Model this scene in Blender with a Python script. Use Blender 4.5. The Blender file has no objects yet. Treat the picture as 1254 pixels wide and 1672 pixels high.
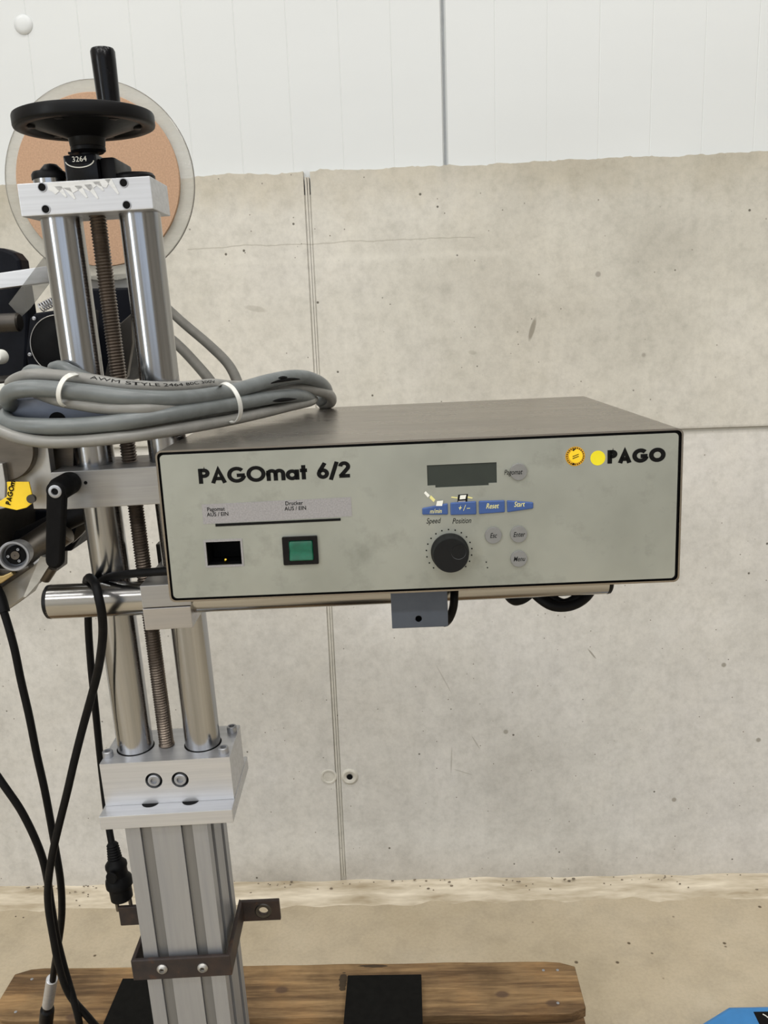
import bpy, bmesh, math, random
from mathutils import Vector, Matrix, Euler, noise
random.seed(4)
C = bpy.context.scene.collection
S = bpy.context.scene
R = math.radians
PI = math.pi

# ------------------------------------------------------------------ camera
CAM_P = Vector((0, 0, 1.5))
YAW, PITCH, ROLL, FPX = R(-1.784), R(12.385), R(-2.135), 1384.74
fwd = Vector((math.sin(YAW)*math.cos(PITCH), math.cos(YAW)*math.cos(PITCH), -math.sin(PITCH)))
_r = Vector((math.cos(YAW), -math.sin(YAW), 0)); _u = _r.cross(fwd)
right = _r*math.cos(ROLL) + _u*math.sin(ROLL)
up = -_r*math.sin(ROLL) + _u*math.cos(ROLL)
cam = bpy.data.cameras.new('camera'); camo = bpy.data.objects.new('camera', cam); C.objects.link(camo)
cam.sensor_fit = 'VERTICAL'; cam.sensor_height = 36; cam.lens = 36*FPX/1672
cam.clip_start = .02
m = Matrix((right, up, -fwd)).transposed().to_4x4(); m.translation = CAM_P
camo.matrix_world = m
S.camera = camo

# ------------------------------------------------------------------ light
S.view_settings.view_transform = 'Standard'; S.view_settings.look = 'None'
S.view_settings.gamma = 1; S.view_settings.use_curve_mapping = False
S.view_settings.exposure = -0.86
w = bpy.data.worlds.new('daylight'); S.world = w; w.use_nodes = True
w.node_tree.nodes['Background'].inputs[0].default_value = (.75, .86, 1, 1)
w.node_tree.nodes['Background'].inputs[1].default_value = 1.0

def area(name, loc, aim, sx, sy, power, col):
    l = bpy.data.lights.new(name, 'AREA'); l.shape = 'RECTANGLE'; l.size = sx; l.size_y = sy
    l.energy = power; l.color = col
    o = bpy.data.objects.new(name, l); C.objects.link(o); o.location = loc
    o.rotation_euler = (Vector(aim)-Vector(loc)).to_track_quat('-Z', 'Y').to_euler()
    return o
# daylight in the window openings of the hall (left wall, and the wall behind the camera)
area('window_daylight', (-5.1, -4.5, 2.3), (0, -4.5, 2.3), 1.9, 3.8, 330, (.90, .96, 1))
area('window_daylight', (.8, -6.1, 2.6), (.8, 0, 2.6), 5.0, 3.2, 62, (.82, .89, 1))
# rows of ceiling lamps
for x in (-3.2, 0, 3.2):
    for y in (-4.2, -1.6, .6):
        area('ceiling_lamp_light', (x, y, 5.4), (x, y, 0), 2.2, .5, 180 if y < -4 else 104, (1, .985, .96))

# ------------------------------------------------------------------ materials
MATS = {}
def nodes_of(name):
    m = bpy.data.materials.new(name); m.use_nodes = True
    nt = m.node_tree; b = nt.nodes['Principled BSDF']
    MATS[name] = m
    return m, nt, b
def N(nt, t, **kw):
    n = nt.nodes.new(t)
    for k, v in kw.items():
        if k.startswith('i_'):
            n.inputs[k[2:].replace('_', ' ')].default_value = v
        else: setattr(n, k, v)
    return n
def coords(nt, scale=(1, 1, 1), rot=(0, 0, 0), loc=(0, 0, 0)):
    tc = N(nt, 'ShaderNodeTexCoord'); mp = N(nt, 'ShaderNodeMapping')
    mp.inputs['Scale'].default_value = scale; mp.inputs['Rotation'].default_value = rot; mp.inputs['Location'].default_value = loc
    nt.links.new(tc.outputs['Object'], mp.inputs['Vector'])
    return mp.outputs['Vector']
def ramp(nt, fac, stops):
    r = N(nt, 'ShaderNodeValToRGB'); e = r.color_ramp.elements
    while len(e) < len(stops): e.new(.5)
    for k, (p, c) in zip(e, stops):
        k.position = p; k.color = (c[0], c[1], c[2], 1) if not isinstance(c, (int, float)) else (c, c, c, 1)
    nt.links.new(fac, r.inputs['Fac']); return r.outputs['Color']
def mixc(nt, fac, a, b, mode='MIX'):
    n = N(nt, 'ShaderNodeMix', data_type='RGBA', blend_type=mode)
    for s, v in ((n.inputs[0], fac), (n.inputs[6], a), (n.inputs[7], b)):
        if hasattr(v, 'is_linked') or isinstance(v, bpy.types.NodeSocket): nt.links.new(v, s)
        elif isinstance(v, (int, float)): s.default_value = v
        else: s.default_value = (v[0], v[1], v[2], 1)
    return n.outputs[2]
def noise_fac(nt, vec, scale, detail=4, rough=.6):
    n = N(nt, 'ShaderNodeTexNoise'); n.inputs['Scale'].default_value = scale
    n.inputs['Detail'].default_value = detail; n.inputs['Roughness'].default_value = rough
    nt.links.new(vec, n.inputs['Vector']); return n.outputs['Fac']
def bump(nt, b, h, strength, dist=.001):
    n = N(nt, 'ShaderNodeBump'); n.inputs['Strength'].default_value = strength; n.inputs['Distance'].default_value = dist
    nt.links.new(h, n.inputs['Height']); nt.links.new(n.outputs['Normal'], b.inputs['Normal'])

def simple(name, col, rough=.5, metal=0, var=.12, scale=(40, 40, 40), ns=1.0, bmp=0, spec=None, rvar=.1, col2=None):
    """Principled surface whose colour and gloss wander a little with a stretched noise."""
    m, nt, b = nodes_of(name)
    v = coords(nt, scale); f = noise_fac(nt, v, ns)
    d = col2 or tuple(c*(1-var*2) for c in col)
    nt.links.new(ramp(nt, f, [(.3, d), (.7, col)]), b.inputs['Base Color'])
    rr = ramp(nt, f, [(.25, min(1, rough+rvar)), (.75, max(.02, rough-rvar*.5))])
    nt.links.new(rr, b.inputs['Roughness'])
    b.inputs['Metallic'].default_value = metal
    if spec is not None: b.inputs['Specular IOR Level'].default_value = spec
    if bmp: bump(nt, b, f, bmp, .0005)
    return m
simple('chrome', (.45, .46, .48), .18, 1, .20, (90, 90, 2), 1, rvar=.05)
simple('tube_steel', (.48, .475, .465), .18, 1, .18, (3, 60, 60), 1, rvar=.06)
simple('darker_aluminium', (.40, .395, .39), .44, .85, .08, (6, 120, 200), 1, .08)  # darker tone of aluminium for the carriage and cross clamp
simple('brushed_aluminium', (.60, .61, .635), .44, .8, .07, (6, 160, 260), 1, .08)
simple('bare_aluminium', (.38, .39, .415), .45, .75, .06, (120, 120, 6), 1, .05)
simple('groove_aluminium', (.22, .22, .22), .5, .7, .06, (120, 120, 6), 1)
simple('cast_aluminium', (.46, .45, .43), .45, .9, .10, (30, 30, 30), 1, .1)
simple('dark_steel', (.085, .078, .07), .4, .9, .15, (30, 30, 30), 1, .1)
simple('brown_steel', (.15, .132, .112), .38, .95, .15, (20, 60, 60), 1, .1)
simple('screw_thread', (.20, .165, .135), .36, .9, .2, (60, 60, 30), 1)
simple('black_plastic', (0.0054, 0.0054, 0.0063), .42, 0, .1, (50, 50, 50), 1, spec=0.16)
simple('black_gloss', (0.0036, 0.0036, 0.0049), .2, 0, .1, (50, 50, 50), 1, spec=0.22)
simple('matt_black', (0.0045, 0.0045, 0.0049), .6, 0, .15, (80, 80, 80), 1, .15, spec=0.10)
simple('navy_black', (0.0045, 0.0054, 0.009), .45, 0, .15, (40, 40, 40), 1, spec=0.10)
simple('rubber', (0.0049, 0.0049, 0.0054), .5, 0, .1, (80, 80, 80), 1, spec=0.12)
simple('foot_black', (0.0054, 0.0054, 0.0049), .55, 0, .2, (60, 60, 60), 1, .2, spec=0.08)
simple('shell_steel', (.31, .28, .245), .25, 1, .03, (4, 14, 14), 1, .02)
simple('knob_black', (0.0081, 0.0086, 0.009), .42, 0, .1, (60, 60, 60), 1, spec=0.18)
simple('blue_key', (.035, .085, .26), .45, 0, .08, (60, 60, 60), 1)
simple('grey_key', (.20, .20, .195), .5, 0, .08, (60, 60, 60), 1)
simple('green_lens', (.002, .12, .062), .35, 0, .25, (90, 90, 90), 1)
simple('yellow_sticker', (.88, .60, .015), .4, 0, .05, (40, 40, 40), 1)
simple('orange_seal', (.80, .42, .02), .3, .3, .2, (500, 500, 500), 1)
simple('yellow_dot', (.80, .68, .01), .5, 0, .06, (60, 60, 60), 1)
simple('white_print', (.82, .82, .76), .5, 0, .05, (60, 60, 60), 1)
simple('pale_yellow_print', (.80, .74, .30), .5, 0, .08, (60, 60, 60), 1)
simple('residue', (.74, .74, .73), .4, .5, .1, (60, 60, 300), 1)
simple('black_print', (.006, .006, .006), .6, 0, .1, (200, 200, 200), 1, spec=.1)
simple('grey_label', (.34, .33, .335), .45, .2, .14, (700, 700, 700), 1, .1)
simple('display_glass', (.035, .042, .036), .3, 0, .1, (30, 30, 30), 1, spec=.3)
simple('slate_blue', (.085, .10, .13), .45, .3, .08, (40, 40, 40), 1)
simple('anodised_blue_grey', (.20, .225, .285), .42, .6, .10, (30, 60, 60), 1)
simple('lower_jaw', (.46, .45, .45), .38, 1, .06, (6, 200, 200), 1, .05)
simple('cable_grey', (.15, .165, .165), .33, 0, .14, (30, 60, 60), 1, .05)
simple('cable_light', (.235, .232, .215), .33, 0, .12, (30, 60, 60), 1, .05)
simple('cable_dark_grey', (.12, .115, .10), .5, 0, .12, (40, 40, 40), 1)
simple('tie_white', (.68, .68, .64), .35, 0, .05, (60, 60, 60), 1)
simple('core_board', (.50, .315, .20), .75, 0, .12, (450, 450, 450), 1, .3)
simple('mortar', (.74, .67, .54), .9, 0, .22, (5, 26, 26), 1, .8, col2=(.33, .27, .18))
simple('dirt', (.26, .21, .15), .95, 0, .3, (60, 60, 60), 1, col2=(.06, .05, .04))
simple('white_sheet', (.62, .64, .64), .38, 0, .03, (.7, .7, 2), 1, rvar=.05)
simple('seal_grey', (.34, .36, .37), .6, 0, .08, (30, 30, 30), 1)
simple('tool_blue', (.035, .20, .48), .38, 0, .10, (20, 20, 20), 1)
simple('hall_wall', (.40, .37, .32), .8, 0, .06, (1, 1, 1), 1)
simple('hall_ceiling', (.22, .21, .20), .8, 0, .06, (1, 1, 1), 1)
simple('window_frame', (.30, .31, .32), .5, 0, .05, (10, 10, 10), 1)
simple('brass', (.45, .34, .16), .35, 1, .1, (60, 60, 60), 1)

def rusty():
    m, nt, b = nodes_of('rusty_steel')
    v = coords(nt, (1, 1, 1)); f = noise_fac(nt, v, 55, 6, .65); g = noise_fac(nt, v, 18, 3)
    c = ramp(nt, f, [(.40, (.022, .018, .018)), (.58, (.045, .031, .026)), (.78, (.17, .07, .028))])
    c2 = ramp(nt, g, [(.35, (.032, .030, .032)), (.7, (.07, .042, .03))])
    nt.links.new(mixc(nt, .45, c, c2), b.inputs['Base Color'])
    b.inputs['Metallic'].default_value = .45; b.inputs['Roughness'].default_value = .55
    bump(nt, b, f, .3)
rusty()

def front_panel_mat():
    m, nt, b = nodes_of('panel_grey')
    v = coords(nt, (1, 1, 1)); f = noise_fac(nt, v, 9, 4, .55); g = noise_fac(nt, v, 26, 5, .6)
    c = ramp(nt, f, [(.3, (.275, .285, .25)), (.55, (.335, .345, .305)), (.75, (.37, .375, .33))])
    d = ramp(nt, g, [(.28, (.72, .72, .70)), (.45, 1.0)])
    nt.links.new(mixc(nt, .8, c, d, 'MULTIPLY'), b.inputs['Base Color'])
    nt.links.new(ramp(nt, g, [(.3, .52), (.7, .36)]), b.inputs['Roughness'])
    b.inputs['Metallic'].default_value = .45
front_panel_mat()

def ellipse_mask(nt, vec, cx, cz, rx, rz, ang, soft=.35):
    """1 inside a rotated ellipse on the X-Z plane, fading at its rim."""
    mp = N(nt, 'ShaderNodeMapping'); mp.vector_type = 'TEXTURE'
    mp.inputs['Location'].default_value = (cx, 0, cz); mp.inputs['Rotation'].default_value = (0, ang, 0)
    mp.inputs['Scale'].default_value = (rx, 1e3, rz); nt.links.new(vec, mp.inputs['Vector'])
    ln = N(nt, 'ShaderNodeVectorMath', operation='LENGTH'); nt.links.new(mp.outputs['Vector'], ln.inputs[0])
    r = N(nt, 'ShaderNodeMapRange'); r.inputs['From Min'].default_value = 1; r.inputs['From Max'].default_value = 1-soft
    nt.links.new(ln.outputs['Value'], r.inputs['Value']); return r.outputs['Result']

def concrete_mat(name, tint):
    m, nt, b = nodes_of(name)
    v = coords(nt)
    big = noise_fac(nt, v, 1.6, 5, .6); mid = noise_fac(nt, v, 7, 6, .65); fine = noise_fac(nt, v, 90, 4, .7)
    c = ramp(nt, big, [(.3, (.46, .44, .385)), (.5, (.56, .54, .48)), (.72, (.63, .61, .56))])
    c = mixc(nt, .5, c, ramp(nt, mid, [(.3, (.85, .85, .85)), (.5, (1, 1, 1)), (.75, (1.08, 1.07, 1.05))]), 'MULTIPLY')
    c = mixc(nt, .35, c, ramp(nt, fine, [(.3, .78), (.6, 1.0)]), 'MULTIPLY')
    fm = noise_fac(nt, v, 34, 5, .7); c = mixc(nt, .6, c, ramp(nt, fm, [(.3, (.80, .80, .79)), (.52, 1.0), (.75, (1.10, 1.10, 1.09))]), 'MULTIPLY')
    c = mixc(nt, 1.0, c, tint, 'MULTIPLY')
    # vertical trickles
    vs = coords(nt, (14, 1, .7)); st = noise_fac(nt, vs, 1, 4, .6)
    c = mixc(nt, .35, c, ramp(nt, st, [(.3, .86), (.5, 1.0)]), 'MULTIPLY')
    # damp, dirty band along the top of the pour and the foot of the wall
    sx = N(nt, 'ShaderNodeSeparateXYZ'); nt.links.new(v, sx.inputs[0])
    add = N(nt, 'ShaderNodeMath', operation='MULTIPLY_ADD'); nt.links.new(mid, add.inputs[0]); add.inputs[1].default_value = .18; nt.links.new(sx.outputs['Z'], add.inputs[2])
    c = mixc(nt, .75, c, ramp(nt, add.outputs[0], [(0, (.90, .89, .88)), (.10, (.88, .86, .84)), (.22, 1.0)]), 'MULTIPLY')
    add2 = N(nt, 'ShaderNodeMath', operation='SUBTRACT'); nt.links.new(add.outputs[0], add2.inputs[0]); add2.inputs[1].default_value = 1.0
    c = mixc(nt, .8, c, ramp(nt, add2.outputs[0], [(.84, 1.0), (.93, (.82, .79, .73)), (1, (.78, .74, .68))]), 'MULTIPLY')
    # a lift line wandering across the upper pour, and the level joint's shadow painted in as a soft dark band
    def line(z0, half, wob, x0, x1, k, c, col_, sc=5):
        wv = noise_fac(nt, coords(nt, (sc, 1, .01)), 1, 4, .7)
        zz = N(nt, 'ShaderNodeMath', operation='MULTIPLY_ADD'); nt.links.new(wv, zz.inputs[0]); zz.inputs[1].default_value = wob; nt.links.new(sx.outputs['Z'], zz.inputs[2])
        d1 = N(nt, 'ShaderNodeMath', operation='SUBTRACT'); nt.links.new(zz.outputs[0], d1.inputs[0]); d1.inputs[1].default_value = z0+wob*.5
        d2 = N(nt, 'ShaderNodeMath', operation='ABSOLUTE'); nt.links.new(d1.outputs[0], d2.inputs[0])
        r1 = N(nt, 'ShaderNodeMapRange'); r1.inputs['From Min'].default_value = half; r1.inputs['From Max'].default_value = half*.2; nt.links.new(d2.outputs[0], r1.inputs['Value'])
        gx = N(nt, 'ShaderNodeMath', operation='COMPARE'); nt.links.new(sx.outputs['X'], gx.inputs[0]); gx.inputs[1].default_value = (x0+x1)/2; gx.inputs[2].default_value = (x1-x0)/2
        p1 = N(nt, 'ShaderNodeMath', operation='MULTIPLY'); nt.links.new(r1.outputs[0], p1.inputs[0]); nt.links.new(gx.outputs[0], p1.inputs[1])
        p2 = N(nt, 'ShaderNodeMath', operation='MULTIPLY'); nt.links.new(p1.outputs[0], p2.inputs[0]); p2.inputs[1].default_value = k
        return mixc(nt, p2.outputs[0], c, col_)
    c = line(1.692, .0018, .022, -.5, .17, .55, c, (.30, .28, .23))
    c = line(1.655, .012, .03, -.9, .25, .18, c, (.72, .70, .63))
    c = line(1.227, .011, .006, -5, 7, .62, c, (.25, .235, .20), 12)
    # pinholes
    def holes(scale, rad, keep):
        vo = N(nt, 'ShaderNodeTexVoronoi'); vo.inputs['Scale'].default_value = scale; nt.links.new(v, vo.inputs['Vector'])
        near = ramp(nt, vo.outputs['Distance'], [(rad*.6, 1.0), (rad, 0.0)])
        sp = N(nt, 'ShaderNodeSeparateColor'); nt.links.new(vo.outputs['Color'], sp.inputs[0])
        few = N(nt, 'ShaderNodeMath', operation='LESS_THAN'); nt.links.new(sp.outputs[0], few.inputs[0]); few.inputs[1].default_value = keep
        mu = N(nt, 'ShaderNodeMath', operation='MULTIPLY'); nt.links.new(near, mu.inputs[0]); nt.links.new(few.outputs[0], mu.inputs[1])
        return mu.outputs[0]
    h1 = holes(24, .085, .22); h2 = holes(60, .12, .14); h3 = holes(9, .07, .14)
    c = mixc(nt, h1, c, (.13, .12, .10)); c = mixc(nt, h2, c, (.22, .20, .17)); c = mixc(nt, h3, c, (.33, .31, .27))
    # scuffs left on the wall
    for (cx, cz, rx, rz, a, k) in ((.302, 1.479, .007, .031, .28, .75), (.455, .66, .0025, .020, -.65, .7), (.075, .60, .002, .05, -.45, .35),
                                   (.155, .42, .002, .025, -.5, .45), (.09, .37, .0022, .045, .05, .4), (.12, .335, .03, .002, .35, .35), (.16, 1.43, .012, .006, .2, .3), (-.35, 1.55, .03, .008, .2, .3)):
        mk = ellipse_mask(nt, v, cx, cz, rx, rz, a)
        ml = N(nt, 'ShaderNodeMath', operation='MULTIPLY'); nt.links.new(mk, ml.inputs[0]); ml.inputs[1].default_value = k
        c = mixc(nt, ml.outputs[0], c, (.22, .20, .16))
    nt.links.new(c, b.inputs['Base Color'])
    b.inputs['Roughness'].default_value = .82; b.inputs['Specular IOR Level'].default_value = .25
    hh = N(nt, 'ShaderNodeMath', operation='SUBTRACT'); nt.links.new(fine, hh.inputs[0]); nt.links.new(h1, hh.inputs[1])
    bump(nt, b, hh.outputs[0], .35, .0015)
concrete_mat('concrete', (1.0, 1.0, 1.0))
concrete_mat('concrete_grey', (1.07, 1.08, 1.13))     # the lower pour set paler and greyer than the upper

def floor_mat():
    m, nt, b = nodes_of('floor_concrete')
    v = coords(nt); big = noise_fac(nt, v, 2.2, 5, .6); mid = noise_fac(nt, v, 11, 6, .65); fine = noise_fac(nt, v, 120, 3, .7)
    c = ramp(nt, big, [(.3, (.40, .335, .23)), (.55, (.47, .40, .29)), (.75, (.52, .455, .345))])
    c = mixc(nt, .55, c, ramp(nt, mid, [(.3, (.76, .77, .78)), (.55, 1.0)]), 'MULTIPLY')
    c = mixc(nt, .4, c, ramp(nt, fine, [(.3, .75), (.6, 1.0)]), 'MULTIPLY')
    vo = N(nt, 'ShaderNodeTexVoronoi'); vo.inputs['Scale'].default_value = 22; nt.links.new(v, vo.inputs['Vector'])
    sp = N(nt, 'ShaderNodeSeparateColor'); nt.links.new(vo.outputs['Color'], sp.inputs[0])
    few = N(nt, 'ShaderNodeMath', operation='LESS_THAN'); nt.links.new(sp.outputs[0], few.inputs[0]); few.inputs[1].default_value = .22
    mu = N(nt, 'ShaderNodeMath', operation='MULTIPLY'); nt.links.new(ramp(nt, vo.outputs['Distance'], [(.07, 1.0), (.12, 0.0)]), mu.inputs[0]); nt.links.new(few.outputs[0], mu.inputs[1])
    c = mixc(nt, mu.outputs[0], c, (.10, .075, .045))
    nt.links.new(c, b.inputs['Base Color']); b.inputs['Roughness'].default_value = .6; b.inputs['Specular IOR Level'].default_value = .3
    bump(nt, b, fine, .25)
floor_mat()

def wood_mat():
    m, nt, b = nodes_of('pallet_wood')
    v = coords(nt, (1.1, 15, 15)); g = noise_fac(nt, v, 1.5, 8, .7)
    v2 = coords(nt, (5, 60, 60)); g2 = noise_fac(nt, v2, 2.0, 5, .7)
    v3 = coords(nt); g3 = noise_fac(nt, v3, 6, 4, .6)
    c = ramp(nt, g, [(.25, (.040, .026, .014)), (.42, (.13, .080, .040)), (.56, (.28, .180, .088)), (.74, (.50, .34, .165))])
    c = mixc(nt, .6, c, ramp(nt, g2, [(.32, (.50, .45, .40)), (.55, 1.0)]), 'MULTIPLY')
    c = mixc(nt, .7, c, ramp(nt, g3, [(.32, (.42, .40, .38)), (.5, .95), (.72, (1.35, 1.22, 1.05))]), 'MULTIPLY')
    # knots
    for (x, y) in ((-.72, 1.455), (.16, 1.50), (.26, 1.475), (-.30, 1.52)):
        mp = N(nt, 'ShaderNodeMapping'); mp.vector_type = 'TEXTURE'; mp.inputs['Location'].default_value = (x, y, 0)
        mp.inputs['Scale'].default_value = (.017, .011, 1e3); nt.links.new(v3, mp.inputs['Vector'])
        ln = N(nt, 'ShaderNodeVectorMath', operation='LENGTH'); nt.links.new(mp.outputs['Vector'], ln.inputs[0])
        c = mixc(nt, ramp(nt, ln.outputs['Value'], [(.6, .8), (1, 0.0)]), c, (.075, .045, .03))
    # scorched patch behind the right foot
    for (x, y, sx, sy) in ((-.172, 1.54, .016, .05), (-.11, 1.585, .06, .008)):
        mp = N(nt, 'ShaderNodeMapping'); mp.vector_type = 'TEXTURE'; mp.inputs['Location'].default_value = (x, y, 0)
        mp.inputs['Scale'].default_value = (sx, sy, 1e3); nt.links.new(v3, mp.inputs['Vector'])
        ln = N(nt, 'ShaderNodeVectorMath', operation='LENGTH'); nt.links.new(mp.outputs['Vector'], ln.inputs[0])
        av = N(nt, 'ShaderNodeMath', operation='MULTIPLY_ADD'); nt.links.new(g2, av.inputs[0]); av.inputs[1].default_value = .9; nt.links.new(ln.outputs['Value'], av.inputs[2])
        c = mixc(nt, ramp(nt, av.outputs[0], [(.9, .85), (1.0, .8), (1.35 if False else 1.0, 0.0)]), c, (.02, .015, .01))
    nt.links.new(c, b.inputs['Base Color']); b.inputs['Roughness'].default_value = .75; b.inputs['Specular IOR Level'].default_value = .25
    bump(nt, b, g2, .5, .002)
wood_mat()

def clear_plastic(name, tint, alpha, rough):
    m, nt, b = nodes_of(name)
    v = coords(nt, (9, 9, 30)); f = noise_fac(nt, v, 1, 5, .65)
    b.inputs['Base Color'].default_value = (*tint, 1)
    b.inputs['Roughness'].default_value = rough
    nt.links.new(ramp(nt, f, [(.3, alpha*.7), (.7, min(1, alpha*1.3))]), b.inputs['Alpha'])
clear_plastic('clear_acrylic', (.50, .485, .43), .55, .2)
simple('acrylic_edge', (.16, .15, .13), .3)
clear_plastic('label_film', (.16, .155, .14), .42, .3)
clear_plastic('backing_strip', (.58, .57, .53), .75, .4)

# ------------------------------------------------------------------ mesh helpers
def new(): return bmesh.new()
def box(bm, x0, x1, y0, y1, z0, z1, bev=0, seg=2):
    r = bmesh.ops.create_cube(bm, size=1, matrix=Matrix.Translation(((x0+x1)/2, (y0+y1)/2, (z0+z1)/2)) @ Matrix.Diagonal((x1-x0, y1-y0, z1-z0, 1)))
    if bev:
        es = list({e for v in r['verts'] for e in v.link_edges})
        bmesh.ops.bevel(bm, geom=es, offset=bev, segments=seg, affect='EDGES', profile=.6)
def frame_to(d):
    d = Vector(d).normalized(); return d.to_track_quat('Z', 'Y').to_matrix()
def lathe(bm, prof, origin=(0, 0, 0), axis=(0, 0, 1), seg=32):
    """Rings of (radius, height) turned about axis; a radius of 0 closes the end."""
    M = frame_to(axis); o = Vector(origin); rings = []
    for r, h in prof:
        if r < 1e-7: rings.append([bm.verts.new(o + M @ Vector((0, 0, h)))])
        else: rings.append([bm.verts.new(o + M @ Vector((r*math.cos(2*PI*k/seg), r*math.sin(2*PI*k/seg), h))) for k in range(seg)])
    for a, b in zip(rings, rings[1:]):
        for k in range(seg):
            q = [a[k % len(a)], a[(k+1) % len(a)], b[(k+1) % len(b)], b[k % len(b)]]
            u = []
            for t in q:
                if t not in u: u.append(t)
            if len(u) > 2:
                try: bm.faces.new(u)
                except ValueError: pass
def rod(bm, a, b, r, r2=None, seg=24, ch=0):
    a, b = Vector(a), Vector(b); L = (b-a).length; r2 = r if r2 is None else r2
    if ch: prof = [(0, 0), (r-ch, 0), (r, ch), (r2, L-ch), (r2-ch, L), (0, L)]
    else: prof = [(0, 0), (r, 0), (r2, L), (0, L)]
    lathe(bm, prof, a, b-a, seg)
def smooth_path(pts, n=8, closed=False):
    P = [Vector(p) for p in pts]; out = []; L = len(P)
    rng = range(L if closed else L-1)
    for i in rng:
        if closed: p0, p1, p2, p3 = P[(i-1) % L], P[i], P[(i+1) % L], P[(i+2) % L]
        else: p0, p1, p2, p3 = P[max(i-1, 0)], P[i], P[i+1], P[min(i+2, L-1)]
        for k in range(n):
            t = k/n
            out.append(.5*((2*p1)+(p2-p0)*t+(2*p0-5*p1+4*p2-p3)*t*t+(3*p1-p0-3*p2+p3)*t**3))
    if not closed: out.append(P[-1])
    return out
def sweep(bm, pts, r, seg=12, closed=False):
    n = len(pts); rings = []
    t0 = (pts[1]-pts[0]).normalized(); nrm = t0.orthogonal().normalized()
    for i, p in enumerate(pts):
        if closed: t = (pts[(i+1) % n]-pts[i-1]).normalized()
        else: t = (pts[min(i+1, n-1)]-pts[max(i-1, 0)]).normalized()
        nrm = (nrm - t*nrm.dot(t)).normalized(); bn = t.cross(nrm)
        rr = r(i/(n-1)) if callable(r) else r
        rings.append([bm.verts.new(p + (nrm*math.cos(2*PI*k/seg)+bn*math.sin(2*PI*k/seg))*rr) for k in range(seg)])
    for i in range(n if closed else n-1):
        a, b = rings[i], rings[(i+1) % n]
        for k in range(seg): bm.faces.new((a[k], a[(k+1) % seg], b[(k+1) % seg], b[k]))
    if not closed:
        bm.faces.new(rings[0][::-1]); bm.faces.new(rings[-1])
def cable(bm, pts, r, n=8, seg=12): sweep(bm, smooth_path(pts, n), r, seg)
def plate(bm, outline, y0, y1, holes=(), bev=0):
    """A flat plate: outline of (x, z) with holes, from y0 (front) to y1."""
    es = []
    for loop in [outline]+list(holes):
        vs = [bm.verts.new((x, y0, z)) for x, z in loop]
        es += [bm.edges.new((vs[i], vs[(i+1) % len(vs)])) for i in range(len(vs))]
    if holes: fs = [g for g in bmesh.ops.triangle_fill(bm, use_beauty=True, use_dissolve=False, edges=es)['geom'] if isinstance(g, bmesh.types.BMFace)]
    else: fs = [bm.faces.new([e.verts[0] for e in es])]
    if y1 != y0:
        r = bmesh.ops.extrude_face_region(bm, geom=fs)
        bmesh.ops.translate(bm, verts=[g for g in r['geom'] if isinstance(g, bmesh.types.BMVert)], vec=(0, y1-y0, 0))
def circ(cx, cz, r, n=24, a0=0): return [(cx+r*math.cos(a0+2*PI*k/n), cz+r*math.sin(a0+2*PI*k/n)) for k in range(n)]
def rrect(x0, x1, z0, z1, r, n=4):
    o = []
    for cx, cz, a in ((x1-r, z1-r, 0), (x0+r, z1-r, PI/2), (x0+r, z0+r, PI), (x1-r, z0+r, 3*PI/2)):
        o += [(cx+r*math.cos(a+PI/2*k/n), cz+r*math.sin(a+PI/2*k/n)) for k in range(n+1)]
    return o
def obj(name, bm, mt, parent=None, mat=None, smooth=True, angle=35, bev=0):
    bmesh.ops.recalc_face_normals(bm, faces=bm.faces[:])
    me = bpy.data.meshes.new(name); bm.to_mesh(me); bm.free()
    me.materials.append(MATS[mt])
    if smooth:
        me.polygons.foreach_set('use_smooth', [True]*len(me.polygons))
        me.set_sharp_from_angle(angle=R(angle))
    o = bpy.data.objects.new(name, me); C.objects.link(o)
    if parent is not None: o.parent = parent
    if mat is not None: o.matrix_local = mat
    if bev:
        b = o.modifiers.new('edge', 'BEVEL'); b.width = bev; b.segments = 2; b.limit_method = 'ANGLE'; b.angle_limit = R(40)
    return o
def empty(name, loc, label, cat, group=None, rot=None):
    o = bpy.data.objects.new(name, None); C.objects.link(o); o.location = loc; o.empty_display_size = .05
    if rot: o.rotation_euler = rot
    o['label'] = label; o['category'] = cat
    if group: o['group'] = group
    return o
def tag(o, label, cat, group=None):
    o['label'] = label; o['category'] = cat
    if group: o['group'] = group
    return o
def struct(o): o['kind'] = 'structure'; return o
def at(px, py, Y):
    """The point of the place seen at (px, py) of the 1254 x 1672 photograph that lies at depth Y."""
    d = fwd*FPX + right*(px-627) - up*(py-836)
    return CAM_P + d*(Y/d.y)

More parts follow.
